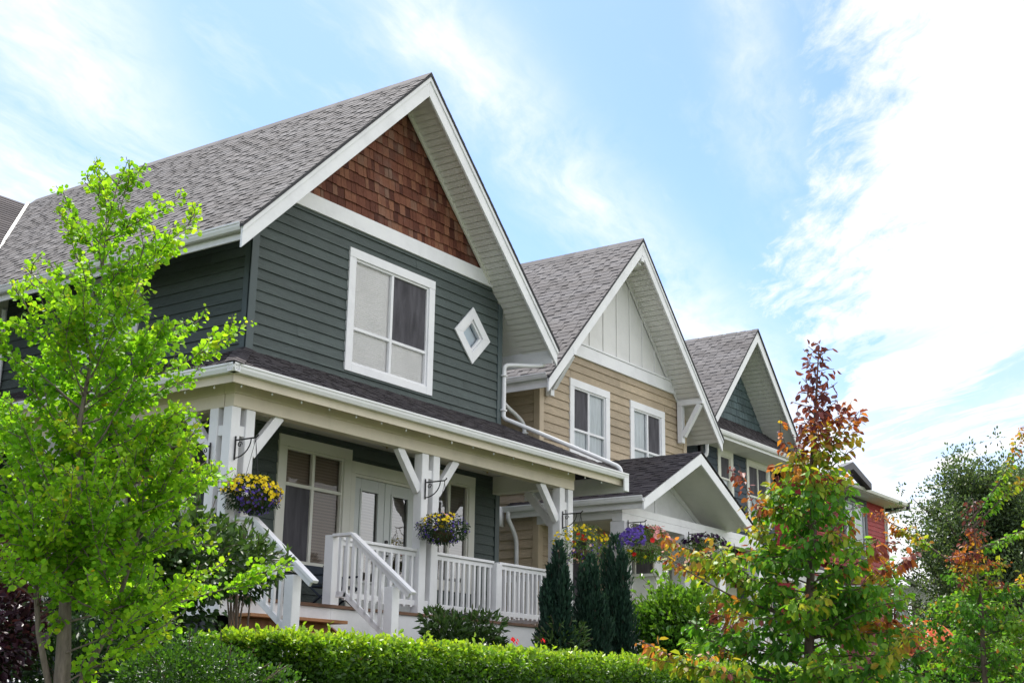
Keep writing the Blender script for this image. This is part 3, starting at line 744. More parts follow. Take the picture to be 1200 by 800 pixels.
for k in range(33):
    y = YB2 - .03 + k * .295; mb.prism([(RX2 - .15, y, RZ2 - .13), (RX2, y, RZ2 + .03), (RX2 + .15, y, RZ2 - .13), (RX2 + .15, y, RZ2 - .145), (RX2, y, RZ2 + .005), (RX2 - .15, y, RZ2 - .145)], (0, .30, 0))
mb.build('ridge_cap', 'roof', R2)
mb = MB()
for s in (-1, 1): mb.prism([(RX2, YB2 - .035, RZ2 + .004), (RX2 + s * 3.7, YB2 - .035, RZ2 + .004 - PM2 * 3.7), (RX2 + s * 3.7, YB2 - .035, RZ2 - .045 - PM2 * 3.7), (RX2, YB2 - .035, RZ2 - .045)], (0, .06, 0))
mb.build('roof_edge', 'roofedge', R2)
mb = MB()
for s in (-1, 1):
    a, b = (RX2, RZ2 - .17), (RX2 + s * 3.62, RZ2 - .17 - PM2 * 3.62)
    grooved(mb, (a[0], YB2 + .03, a[1]), (a[0], Y2, a[1]), (b[0], Y2, b[1]), (b[0], YB2 + .03, b[1]), 40)
    xa, xb = RX2 + s * 3.62, RX2 + s * 3.0
    mb.poly([(xa, Y2, b[1]), (xa, 23.8, b[1]), (xb, 23.8, RZ2 - .17 - PM2 * 3.0), (xb, Y2, RZ2 - .17 - PM2 * 3.0)])
mb.build('soffit', 'soffit', H2)
for s in (-1, 1):
    mb = MB(); e = RX2 + s * hw
    o = (RX2, RZ2 - .045), (e, RZ2 - .045 - PM2 * hw), (e, RZ2 - .33 - PM2 * hw), (RX2, RZ2 - .37)
    mb.prism([(x, YB2, z) for x, z in o], (0, .04, 0))
    o = (RX2, RZ2 - .046), (e + s * .01, RZ2 - .046 - PM2 * (hw + .01)), (e + s * .01, RZ2 - .12 - PM2 * (hw + .01)), (RX2, RZ2 - .125)
    mb.prism([(x, YB2 - .02, z) for x, z in o], (0, .019, 0)); mb.build('barge_board', 'trimwhite', H2, bevel=.004)
mb = MB(); gutter_y(mb, YB2 + .045, 23.8, RX2 - hw - .05, zeL + .05); mb.box(RX2 - hw + .06, RX2 - hw + .09, YB2 + .042, 23.8, zeL - .22, zeL + .03); mb.build('gutter', 'gutter', H2)
mb = MB(); gutter_y(mb, YB2 + .045, 23.8, RX2 + hw + .05, zeL + .05, -1); mb.build('gutter', 'gutter', H2)
mb = MB(); mb.tube(smoothpath([(20.74, 15.0, 7.62), (20.74, 15.0, 7.4), (20.9, 14.95, 7.25), (21.25, 14.85, 7.05), (21.33, 14.8, 6.9), (21.33, 14.8, 6.6), (21.33, 14.8, 5.6)]), .042, 8)
mb.box(21.28, 21.39, 14.74, 14.86, 6.75, 6.78); mb.build('downspout', 'gutter', H2, True)
mb = MB(); mb.tube(smoothpath([(28.02, 14.2, 7.62), (28.02, 14.2, 7.35), (27.95, 14.25, 7.27), (27.6, 14.4, 7.22), (27.56, 14.42, 7.18), (27.56, 14.42, 6.6), (27.56, 14.42, 5.5)]), .042, 8)
mb.tube([(27.6, 14.42, 7.05), (28.3, 14.6, 6.75)], .035, 8); mb.build('downspout', 'gutter', H2, True)
def knee(x, top, L=.66, H=.92, t=.11):
    """wall leg, arm and diagonal strut carrying the overhang"""
    mb = MB(); mb.box(x - t / 2, x + t / 2, Y2 - .045 - t, Y2 - .045, top - H, top - t - .001)
    mb.box(x - t / 2, x + t / 2, Y2 - .045 - L, Y2 - .045, top - t, top)
    mb.bar((x, Y2 - .045 - t, top - H + .16), (x, Y2 - .045 - L + .09, top - t), t * .9, t * .9, up=(1, 0, 0)); mb.build('eave_bracket', 'trimwhite', H2, bevel=.006)
knee(27.10, 8.47, .66, 1.0, .13); knee(RX2 - 2.75, 8.42, .66, .9, .13); knee(RX2, 11.12, .66, .42, .12)
mb = MB(); fbox(mb, F2, RX2 - .74, RX2 - .62, 10.33, 10.5, .0, .14); mb.build('camera_box', 'trimwhite', H2)
window(H2, F2, *w21, vm=[23.22], hm=[7.05], back='sheer', cells={(0, 1): 'screen'}, tw=.16)
window(H2, F2, *w22, vm=[25.70], hm=[7.05], back='sheer', cells={(1, 1): 'screen'}, tw=.16)
mb = MB(); fbox(mb, F2, 25.28, 25.55, 7.12, 7.42, -.089, -.08); mb.build('paper_sheet', 'peach', H2)
window(H2, F2, 24.2, 26.9, 3.75, 5.05, vm=[25.1, 25.9], trim='creamtrim', frame='creamtrim', back='sheer', cells={(1, 0): 'screen'}, tw=.14, panes='glassdoor')
mb = MB(); fbox(mb, F2, 22.35, 22.5, 2.95, 5.15, -.01, .04); fbox(mb, F2, 23.35, 23.5, 2.95, 5.15, -.01, .04); fbox(mb, F2, 22.5, 23.35, 5.0, 5.15, -.01, .04); df2 = mb.build('door_frame', 'creamtrim', H2, bevel=.004)
mb = MB(); fbox(mb, F2, 22.5, 23.35, 2.95, 4.99, -.06, -.02); d2 = mb.build('door', 'doorgrey', H2)
mb = MB(); fbox(mb, F2, 22.68, 23.17, 3.6, 4.8, -.019, -.012); mb.build('pane', 'screen', d2)
mb = MB(); mb.box(21.6, 22.3, Y2 - .06, Y2 - .045, 2.9, 3.9); 
# porch of house 2
g = MB(); PX, PZ, PY = 23.42, 6.46, 12.0
zL = 5.27
roof_plane(g, (21.12, 15.15, zL), (21.12, PY - .02, zL), (PX, PY - .02, PZ), (PX, 15.15, PZ), .135, 41)
roof_plane(g, (25.72, PY - .02, zL), (25.72, Y2, zL), (PX, Y2, PZ), (PX, PY - .02, PZ), .135, 42)
roof_plane(g, (25.72, 12.9, zL + .1), (28.2, 12.9, zL + .1), (28.2, Y2, 5.95), (25.72, Y2, 5.95), .135, 43, tabs=False)
pr2 = g.build('porch_roof', 'roofd', H2)
pm2 = (PZ - zL) / 2.3
for s in (-1, 1):
    mb = MB(); e = PX + s * 2.3
    o = (PX, PZ - .03), (e, zL - .03), (e, zL - .23), (PX, PZ - .25)
    mb.prism([(x, PY, z) for x, z in o], (0, .04, 0)); mb.build('barge_board', 'trimwhite', H2, bevel=.004)
mb = MB()
for s in (-1, 1): grooved(mb, (PX, PY + .04, PZ - .12), (PX, 13.05, PZ - .12), (PX + s * 2.28, 13.05, zL - .1), (PX + s * 2.28, PY + .04, zL - .1), 24)
mb.build('soffit', 'soffit', H2)
F2p = front(13.05)
ppl = [(pm2, 1, PZ - .13 + pm2 * PX), (-pm2, 1, PZ - .13 - pm2 * PX)]
mb = MB(); P = clip([(21, 5.2), (26, 5.2), (26, 7), (21, 7)], ppl); mb.prism([F2p.p(a, z, -.05) for a, z in P], F2p.n * .05)
for s in (-1, 1):
    q = [(PX, PZ - .14), (PX + s * 2.0, PZ - .14 - pm2 * 2.0), (PX + s * 1.85, PZ - .24 - pm2 * 1.85), (PX, PZ - .30)]
    mb.prism([F2p.p(a, z, .0) for a, z in q], F2p.n * .02)
fbox(mb, F2p, PX - .035, PX + .035, 5.3, PZ - .3, 0, .018); fbox(mb, F2p, 21.75, 25.1, 5.20, 5.29, 0, .025)
mb.build('porch_gable', 'white', H2)
mb = MB(); mb.box(21.33, 27.4, 12.58, 12.80, 4.90, 5.05); mb.box(21.34, 27.4, 12.59, 12.79, 5.055, 5.19); mb.box(21.34, 21.54, 12.80, Y2, 4.95, 5.17); mb.box(21.16, 21.19, PY + .05, 15.1, 5.08, 5.25)
mb.build('porch_beam', 'white', H2, bevel=.004)
mb = MB(); mb.box(21.54, 27.4, 12.8, Y2 - .03, 5.1, 5.12); mb.build('porch_ceiling', 'creamtrim', H2)
mb = MB(); gutter_y(mb, PY + .0, 15.12, 21.04, zL + .03); mb.build('gutter', 'gutter', H2)
mb = MB(); mb.tube(smoothpath([(21.10, 15.0, 5.2), (21.10, 15.0, 5.05), (21.2, 14.97, 4.9), (21.31, 14.95, 4.7), (21.33, 14.95, 4.5), (21.33, 14.95, 3.9), (21.33, 14.95, 3.0)]), .042, 8); mb.box(21.0, 21.16, 15.13, 15.17, 4.92, 5.3); mb.build('downspout', 'gutter', H2, True)
for x in (21.36, 23.70, 25.2, 27.1):
    mb = MB(); mb.box(x, x + .28, 12.56, 12.84, 2.9, 4.62); mb.box(x - .03, x + .31, 12.53, 12.87, 4.62, 4.66); mb.box(x - .015, x + .295, 12.545, 12.855, 4.66, 4.9); mb.build('porch_post', 'white', H2, bevel=.006)
MB().box(21.3, 27.5, 12.5, Y2, 2.82, 2.9).build('porch_deck', 'deck', H2)
MB().box(21.3, 27.5, 12.46, 12.499, 1.7, 2.88).build('deck_skirt', 'white', H2)
for a, b in ((21.64, 23.7), (23.98, 25.2), (25.48, 27.1)): railing(H2, (a, 12.7), (b, 12.7), (3.80, 3.80), (3.05, 3.05))
mb = MB(); mb.box(21.55, 21.75, 12.0, 12.5, 1.7, 3.88); mb.box(21.48, 21.82, 11.95, 12.52, 3.88, 3.93); mb.build('stair_pier', 'creamtrim', H2)
h4 = hook(H2, 21.46, 12.545, 4.90, 0, -1, .36); h5 = hook(H2, 23.84, 12.545, 4.95, 0, -1, .36)

# =================================================================== HOUSE 3: slate blue house
H3 = thing('house', (30.6, 15.7, 1.6), 'slate blue house with blue-green shingled gable above a skirt roof, third in the row', 'house')
Y3 = 15.7; F3 = front(Y3); F3g = front(15.95); RX3, RZ3, PM3, YB3 = 32.80, 11.66, 1.06, 15.0; X3a, X3b = 30.62, 35.0
w31, w32 = (31.52, 32.42, 6.6, 8.21), (33.25, 34.75, 6.4, 8.19)
siding(F3, 5.6, 8.36, .178, lambda z: (X3a + .08, X3b), [w31, w32]).build('wall', 'blue', H3)
siding(F3, 2.2, 5.6, .178, lambda z: (X3a + .08, X3b), [(31.4, 32.4, 2.6, 4.9), (33, 34.6, 3.4, 4.9)]).build('wall', 'blue', H3)
siding(side(X3a), 2.2, 8.5, .178, lambda z: (Y3 + .08, 24)).build('wall', 'blue', H3)
mb = MB(); fbox(mb, F3, X3a - .03, X3a + .09, 2.2, 8.36, 0, .035); mb.build('corner_board', 'charcoal', H3)
mb = MB(); mb.prism([(X3a + .02, 16.4, 2.2), (X3b, 16.4, 2.2), (X3b, 16.4, 8.8), (RX3, 16.4, 11.3), (X3a + .02, 16.4, 8.9)], (0, 7.4, 0)); mb.build('rear_body', 'blue', H3)
pl3 = [(PM3, 1, RZ3 - .19 + PM3 * RX3), (-PM3, 1, RZ3 - .19 - PM3 * RX3)]
shingle_wall(F3g, 9.2, 11.5, .2, 30.3, 35.3, pl3, .12, .24, 5).build('gable_shingles', 'bluesh', H3)
g = MB(); hw3 = 3.1; ze3 = RZ3 - PM3 * hw3
roof_plane(g, (RX3 - hw3, 23.8, ze3), (RX3 - hw3, YB3 - .03, ze3), (RX3, YB3 - .03, RZ3), (RX3, 23.8, RZ3), .15, 51)
roof_plane(g, (RX3 + hw3, YB3 - .03, ze3), (RX3 + hw3, 23.8, ze3), (RX3, 23.8, RZ3), (RX3, YB3 - .03, RZ3), .15, 52, tabs=False)
R3 = g.build('roof', 'roof', H3)
mb = MB()
for s in (-1, 1): mb.prism([(RX3, YB3 - .035, RZ3 + .004), (RX3 + s * 3.12, YB3 - .035, RZ3 + .004 - PM3 * 3.12), (RX3 + s * 3.12, YB3 - .035, RZ3 - .045 - PM3 * 3.12), (RX3, YB3 - .035, RZ3 - .045)], (0, .06, 0))
mb.build('roof_edge', 'roofedge', R3)
mb = MB()
for s in (-1, 1): grooved(mb, (RX3, YB3 + .03, RZ3 - .17), (RX3, 15.95, RZ3 - .17), (RX3 + s * hw3, 15.95, RZ3 - .17 - PM3 * hw3), (RX3 + s * hw3, YB3 + .03, RZ3 - .17 - PM3 * hw3), 34)
mb.box(30.0, 35.6, 14.95, Y3 - .001, 8.20, 8.225); mb.box(30.0, 30.6, Y3, 23.8, 8.20, 8.225)
mb.build('soffit', 'soffit', H3)
for s in (-1, 1):
    mb = MB(); e = RX3 + s * hw3; o = (RX3, RZ3 - .045), (e, RZ3 - .045 - PM3 * hw3), (e, RZ3 - .32 - PM3 * hw3), (RX3, RZ3 - .37)
    mb.prism([(x, YB3, z) for x, z in o], (0, .04, 0)); mb.build('barge_board', 'trimwhite', H3, bevel=.004)
g = MB(); roof_plane(g, (29.95, 14.9, 8.37), (35.6, 14.9, 8.37), (35.6, 15.96, 9.22), (29.95, 15.96, 9.22), .135, 55)
g.build('skirt_roof', 'roofd', H3)
mb = MB(); gutter_x(mb, 29.9, 35.65, 14.82, 8.38); mb.box(29.95, 35.6, 14.935, 14.949, 8.2, 8.35); mb.build('gutter', 'gutter', H3)
window(H3, F3, *w31, vm=[], hm=[7.45], trim='creamtrim', frame='creamtrim', back='sheer', cells={(0, 1): 'screen'}, tw=.16)
window(H3, F3, *w32, vm=[34.0], hm=[7.2], trim='creamtrim', frame='creamtrim', back='screen', cells={(0, 0): 'sheer', (1, 0): 'sheer'}, tw=.14)
window(H3, F3, 33.0, 34.6, 3.4, 4.9, vm=[33.8], trim='creamtrim', frame='creamtrim', back='sheer', tw=.14)
mb = MB(); fbox(mb, F3, 31.4, 32.4, 2.6, 4.9, -.05, .04); mb.build('door', 'creamtrim', H3)
g = MB(); roof_plane(g, (30.2, 13.9, 5.1), (35.6, 13.9, 5.1), (35.6, Y3, 5.9), (30.2, Y3, 5.9), .14, 56, tabs=False); g.build('porch_roof', 'roofd', H3)
mb = MB(); gutter_x(mb, 30.1, 35.7, 13.82, 5.12); mb.box(30.3, 35.5, 14.1, 14.28, 4.75, 5.02); mb.box(30.3, 35.5, 14.28, Y3 - .03, 5.0, 5.02); mb.build('porch_beam', 'white', H3)
for x in (30.4, 33.0, 35.2): MB().box(x, x + .2, 14.1, 14.28, 2.5, 4.75).build('porch_post', 'white', H3)
MB().box(30.3, 35.6, 14.0, Y3, 2.3, 2.5).build('porch_deck', 'deck', H3)
railing(H3, (30.6, 14.2), (33.0, 14.2), (3.4, 3.4), (2.65, 2.65)); railing(H3, (33.2, 14.2), (35.2, 14.2), (3.4, 3.4), (2.65, 2.65))

# =================================================================== HOUSE 4: red house
H4 = thing('house', (43.6, 18, 1.6), 'red clapboard house with charcoal window trim and a broad flat eave, last in the row', 'house')
Y4 = 18.0; F4 = front(Y4)
siding(F4, 2.0, 9.3, .165, lambda z: (43.6, 50.24), [(46.04, 48.4, 6.9, 9.13)]).build('wall', 'red', H4)
siding(side(43.6), 2.0, 9.3, .165, lambda z: (Y4, 26)).build('wall', 'red', H4)
mb = MB(); mb.box(43.62, 50.2, Y4 + .5, 26, 2.0, 9.15); mb.build('rear_body', 'red', H4)
mb = MB(); fbox(mb, F4, 50.24, 50.33, 2, 9.28, -.05, .04); mb.build('corner_board', 'creamtrim', H4)
window(H4, F4, 46.04, 48.4, 6.9, 9.13, vm=[47.2], trim='charcoal', tw=.22, back='sheer', cells={(0, 0): 'sheer'})
window(H4, F4, 44.9, 45.75, 7.4, 8.9, trim='charcoal', tw=.14, back='blind')
g = MB(); roof_plane(g, (43.0, 17.2, 9.28), (50.75, 17.2, 9.28), (50.75, 22, 10.1), (43.0, 22, 10.1), .15, 61, tabs=False); roof_plane(g, (43.0, 26.8, 9.28), (50.75, 26.8, 9.28), (50.75, 22, 10.1), (43.0, 22, 10.1), .15, 62, tabs=False); g.build('roof', 'roofd', H4)
mb = MB(); mb.box(43.0, 50.7, 17.26, Y4 + .5, 9.14, 9.17); mb.build('soffit', 'soffit', H4)
mb = MB(); gutter_x(mb, 43.0, 50.62, 17.14, 9.27); mb.tube(smoothpath([(50.55, 17.25, 9.17), (50.55, 17.25, 9.05), (50.5, 17.5, 8.98), (50.36, 17.9, 8.9), (50.34, 17.93, 8.7), (50.34, 17.93, 6), (50.34, 17.93, 2.5)]), .05, 8); mb.build('gutter', 'creamtrim', H4)
mb = MB(); mb.box(50.63, 50.8, 17.12, 26.8, 9.02, 9.3); mb.build('barge_board', 'charcoal', H4)
g = MB(); roof_plane(g, (42.2, 17.0, 8.9), (42.2, 16.4, 8.9), (44.3, 16.4, 9.85), (44.3, 17.0, 9.85), .15, 63, tabs=False)
mb = MB(); mb.prism([(42.6, 16.95, 9.3), (44.6, 16.95, 9.95), (46.3, 16.95, 9.42), (46.3, 16.95, 9.2), (44.6, 16.95, 9.7), (42.6, 16.95, 9.05)], (0, .3, 0)); mb.build('barge_board', 'charcoal', H4)
# porch of the red house
g = MB(); roof_plane(g, (43.8, 15.1, 5.75), (47.4, 15.1, 5.75), (47.4, Y4, 6.5), (43.8, Y4, 6.5), .15, 64, tabs=False); g.build('porch_roof', 'roofd', H4)
mb = MB(); gutter_x(mb, 43.8, 47.45, 15.03, 5.78); mb.box(43.9, 47.3, 15.3, 15.5, 5.2, 5.62); mb.box(43.9, 47.3, 15.5, Y4 - .03, 5.6, 5.63); mb.build('porch_beam', 'trimwhite', H4)
for x in (44.0, 45.75): 
    mb = MB(); mb.box(x, x + .42, 15.25, 15.6, 1.9, 5.2); mb.build('porch_post', 'trimwhite', H4, bevel=.01)
MB().bar((46.2, 15.4, 4.75), (46.75, 15.4, 5.2), .12, .1, up=(0, 1, 0)).build('post_brace', 'trimwhite', H4)
MB().box(43.9, 47.4, 15.2, Y4, 2.0, 2.6).build('porch_deck', 'deck', H4)

# =================================================================== SETTING
M['lawn'] = None
def mat_ground():
    m, nt, out = newmat('lawn_grass'); co = COORD(nt)
    n = NOISE(nt, co, 1.2, 8, .7); f = NOISE(nt, co, 60, 4, .7)
    c = RAMP(nt, n, [(.3, (.07, .11, .03)), (.55, (.11, .16, .045)), (.8, (.17, .19, .08))])
    c = MIX(nt, SMOOTH(nt, f, .35, .7), MIX(nt, 1.0, c, (.5, .5, .5), 'MULTIPLY'), c)
    PRIN(nt, out, c, .9, .2, BUMP(nt, f, .8, .03)); return m
def mat_road(name, a, b, sc):
    m, nt, out = newmat(name); co = COORD(nt)
    n = NOISE(nt, co, .8, 8, .7); f = NOISE(nt, co, sc, 3, .8)
    c = MIX(nt, n, a, b); c = MIX(nt, SMOOTH(nt, f, .4, .7), MIX(nt, 1.0, c, (.7, .7, .7), 'MULTIPLY'), c)
    PRIN(nt, out, c, .9, .3, BUMP(nt, f, .4, .006)); return m
M['lawn'] = mat_ground(); M['road'] = mat_road('asphalt_paving', (.15, .147, .14), (.22, .215, .21), 90); M['walk'] = mat_road('concrete_paving', (.30, .29, .27), (.42, .4, .37), 60)
prof = [(-600, -.0), (-9.5, -.0), (-9.0, -.012), (2.0, -.012), (2.05, 0), (5.25, 0), (6.3, .62), (8, 1.0), (10, 1.55), (12, 1.7), (40, 1.8), (900, 2.2)]
def ground_z(y):
    for (a, za), (b, zb) in zip(prof[:-1], prof[1:]):
        if y <= b: return za + (zb - za) * (y - a) / (b - a)
    return 2.2
mb = MB(); xs = [-600, -60, -20, 0, 20, 40, 80, 900]
for (ya, za), (yb_, zb) in zip(prof[:-1], prof[1:]):
    for x0, x1 in zip(xs[:-1], xs[1:]): mb.poly([(x0, ya, za), (x1, ya, za), (x1, yb_, zb), (x0, yb_, zb)])
structure(mb.build('ground', 'lawn'))
mb = MB(); mb.poly([(-300, -7, .008), (500, -7, .008), (500, 1.9, .008), (-300, 1.9, .008)]); structure(mb.build('road', 'road'))
mb = MB(); mb.box(-300, 500, 1.9, 2.05, -.02, .13); mb.box(-300, 500, -7.15, -7.0, -.02, .13); structure(mb.build('kerb', 'walk'))
mb = MB()
for k in range(60): mb.box(-30 + k * 1.5, -30 + k * 1.5 + 1.485, 3.8, 5.2, -.02, .03)
mb.box(11.3, 12.85, 5.2, 10.7, 0, .05) if False else None
structure(mb.build('pavement', 'walk'))

# =================================================================== PLANTS
def nrmz(a): return a / np.maximum(np.linalg.norm(a, axis=1, keepdims=True), 1e-9)
SH = {'round': [(0, 0, 0), (.22, .42, .06), (.68, .46, .06), (1, 0, -.06), (.68, -.46, .06), (.22, -.42, .06)],
      'oval': [(0, 0, 0), (.28, .26, .07), (.66, .27, .05), (1, 0, -.14), (.66, -.27, .05), (.28, -.26, .07)],
      'lance': [(0, 0, 0), (.3, .14, .04), (.6, .13, .03), (1, 0, -.10), (.6, -.13, .03), (.3, -.14, .04)]}
def leaves(name, P, D, S, tint, mat, parent, shape='oval', nrm=None, spread=.6, vary=None):
    """one mesh of folded six-sided leaves. P base, D direction, S length, tint = leaf kind 0..1"""
    P = np.asarray(P, float); n = len(P); D = nrmz(np.asarray(D, float)); S = np.broadcast_to(S, (n,)) * rng.uniform(.7, 1.25, n)
    nr = np.asarray(nrm, float) if nrm is not None else np.tile([0, 0, 1.0], (n, 1))
    nr = nr + rng.normal(0, spread, (n, 3)); nr = nr - D * (nr * D).sum(1, keepdims=True); nr = nrmz(nr)
    Wd = np.cross(D, nr); sh = np.array(SH[shape])
    curl = rng.uniform(-.5, 2.2, n)
    V_ = P[:, None, :] + S[:, None, None] * (sh[None, :, 0:1] * D[:, None, :] + sh[None, :, 1:2] * Wd[:, None, :] + (sh[None, :, 2:3] * curl[:, None, None]) * nr[:, None, :])
    off = np.array(OFF.get(parent.name, (0, 0, 0))) if parent is not None else np.zeros(3)
    V_ = (V_ - off).reshape(-1, 3)
    me = bpy.data.meshes.new(name); me.vertices.add(n * 6); me.vertices.foreach_set('co', V_.astype(np.float32).ravel())
    base = (np.arange(n) * 6)[:, None]; q = np.concatenate([base + np.array([[0, 1, 2, 3]]), base + np.array([[0, 3, 4, 5]])], 1).ravel()
    me.loops.add(n * 8); me.loops.foreach_set('vertex_index', q.astype(np.int32))
    me.polygons.add(n * 2); me.polygons.foreach_set('loop_start', (np.arange(n * 2) * 4).astype(np.int32))
    uvl = me.uv_layers.new(name='UVMap'); t = np.broadcast_to(tint, (n,)); v = rng.uniform(0, 1, n) if vary is None else vary
    uvl.data.foreach_set('uv', np.repeat(np.stack([np.clip(t, .01, .99), v], 1), 8, 0).astype(np.float32).ravel())
    me.materials.append(M[mat]); me.update(calc_edges=True); me.validate()
    o = bpy.data.objects.new(name, me); C.objects.link(o); OFF[o.name] = Vector(off)
    if parent is not None: o.parent = parent
    return o
M['katsura'] = mat_leaf('spring_green_leaf', [(0, (.09, .22, .014)), (.4, (.14, .33, .018)), (.75, (.27, .45, .024)), (.95, (.42, .46, .03)), (1, (.6, .42, .03))], .5, .55, .28, .25)
M['autumn'] = mat_leaf('turning_leaf', [(0, (.045, .15, .016)), (.25, (.095, .25, .022)), (.42, (.20, .35, .028)), (.56, (.33, .31, .03)), (.68, (.45, .17, .035)), (.80, (.24, .06, .045)), (1, (.12, .035, .045))], .42, .5, .3, .3)
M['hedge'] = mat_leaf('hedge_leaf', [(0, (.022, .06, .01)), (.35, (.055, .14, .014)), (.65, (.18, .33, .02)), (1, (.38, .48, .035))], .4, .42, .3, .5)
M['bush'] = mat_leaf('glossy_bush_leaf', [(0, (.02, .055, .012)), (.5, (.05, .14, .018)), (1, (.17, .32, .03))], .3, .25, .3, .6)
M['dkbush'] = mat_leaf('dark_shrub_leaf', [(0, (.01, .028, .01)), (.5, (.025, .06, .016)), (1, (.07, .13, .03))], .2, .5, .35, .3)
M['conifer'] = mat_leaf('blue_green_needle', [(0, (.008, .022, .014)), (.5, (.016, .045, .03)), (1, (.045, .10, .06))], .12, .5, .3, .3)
M['fartree'] = mat_leaf('distant_poplar_leaf', [(0, (.04, .07, .035)), (.5, (.085, .13, .055)), (1, (.16, .21, .09))], .4, .45, .3, .4)
M['purple'] = mat_leaf('purple_leaf', [(0, (.012, .008, .012)), (.6, (.035, .01, .02)), (1, (.07, .03, .03))], .2, .4, .3)
M['flower'] = mat_leaf('petal', [(0, (.10, .06, .35)), (.16, (.2, .12, .55)), (.17, (.8, .6, .02)), (.34, (.85, .68, .03)), (.35, (.75, .02, .03)), (.5, (.8, .04, .04)), (.51, (.7, .25, .3)), (.66, (.85, .55, .5)), (.67, (.03, .01, .05)), (.82, (.05, .015, .07)), (.83, (.8, .18, .10)), (1, (.85, .3, .12))], .25, .6, .15, .2)

def branch(rnd, p, az, el, L, n=7, up=.25, wob=.12):
    """curving limb; up>0 bends to the sky, <0 droops"""
    pts = [Vector(p)]; d = V(math.cos(az) * math.cos(el), math.sin(az) * math.cos(el), math.sin(el))
    for i in range(n):
        d = (d + V(rnd.gauss(0, wob), rnd.gauss(0, wob), rnd.gauss(0, wob) + up / n)).normalized(); pts.append(pts[-1] + d * (L / n))
    return pts
def along(pts, s):
    k = min(len(pts) - 2, int(s * (len(pts) - 1))); t = s * (len(pts) - 1) - k; return pts[k].lerp(pts[k + 1], t), (pts[k + 1] - pts[k]).normalized()
def grow(t, seed, leader, rbase, spec):
    """trunk, limbs and leaves of one tree"""
    rnd = random.Random(seed); T = MB(); n = len(leader)
    T.tube(leader, [rbase * (1 - i / (n - 1)) ** spec.get('taper', 1) + .003 for i in range(n)], 9)
    for st in spec.get('stems', []): T.tube(st, [rbase * .26 * (1 - .9 * i / (len(st) - 1)) + .003 for i in range(len(st))], 7)
    T.build('trunk', spec['bark'], t, True)
    Bm_ = MB(); P = []; D = []; tint = []; sz = []
    limbs = []
    mains = [leader] + spec.get('stems', [])
    for i in range(spec['n']):
        s = spec['s0'] + (1 - spec['s0']) * ((i + rnd.random() * .8) / spec['n']) ** spec.get('pow', 1); s = min(.985, s)
        src = mains[0] if len(mains) == 1 or rnd.random() < .6 else rnd.choice(mains[1:])
        p, _ = along(src, s); az = i * 2.39996 + rnd.uniform(-.4, .4)
        L = spec['prof'](s) * rnd.uniform(.65, 1.15)
        limbs.append((branch(rnd, p, az, spec['el'](s) + rnd.uniform(-.2, .2), L, 8, spec['up'], .10), spec['tip'](rnd, s)))
    for p, tgt, up_, tk in spec.get('extra', []):
        p, tgt = Vector(p), Vector(tgt); dd = tgt - p
        limbs.append((branch(rnd, p, math.atan2(dd.y, dd.x), math.asin(dd.z / dd.length) - up_ * .3, dd.length, 9, up_, .05), tk))
    if 'prune' in spec: limbs = [l for l in limbs if not spec['prune'](l[0][-1])]
    for pts, tk in limbs:
        L = sum((b - a).length for a, b in zip(pts[:-1], pts[1:]))
        Bm_.tube(pts, [max(.0022, spec['br'] * L * (1 - .9 * k / (len(pts) - 1))) for k in range(len(pts))], 5)
        tw = [(pts, 0.0, L)]
        m = int(L * spec['twigs']) + 1
        for j in range(m):
            s = rnd.uniform(.12, .97); p, d = along(pts, s); a0 = math.atan2(d.y, d.x) + rnd.choice((-1, 1)) * rnd.uniform(.4, 1.1)
            e0 = math.asin(max(-1, min(1, d.z))) * .7 + rnd.uniform(-.35, .45); l2 = spec['twl'] * rnd.uniform(.5, 1.2) * (1.15 - .6 * s) * (1.0 if L > spec.get('big', 0) else .34)
            tp = branch(rnd, p, a0, e0, l2, 4, spec['up'] * .6, .15); tw.append((tp, s, l2)); Bm_.tube(tp, [.003, .0026, .0022, .002, .0015], 4, caps=False)
        for tp, sb, l in tw:
            k = max(2, int(l / spec['gap'] * (spec.get('sparse', 1) if L < spec.get('big', 0) * .75 else 1)))
            for j in range(k):
                s = (j + rnd.random()) / k
                if tp is pts and s < .15: continue
                p, d = along(tp, min(.999, s)); r = V(rnd.gauss(0, 1), rnd.gauss(0, 1), rnd.gauss(0, 1)).normalized()
                o = (r - d * r.dot(d)).normalized(); q = p + o * spec['jit'] * rnd.random()
                P.append(q); dl = (o * rnd.uniform(.5, 1.0) + d * spec.get('fwd', .5) + V(0, 0, spec['droop'])); D.append(dl)
                ss = (s if tp is pts else sb * .8 + s * .3)
                tint.append(tk(ss, rnd)); sz.append(spec['leaf'] * (.62 if ss > .93 else 1))
    Bm_.build('branches', spec['bark'], t, True)
    leaves('crown', [tuple(a) for a in P], [tuple(a) for a in D], np.array(sz), np.array(tint), spec['mat'], t, spec['shape'], spread=spec.get('spread', .5))
    return len(P)

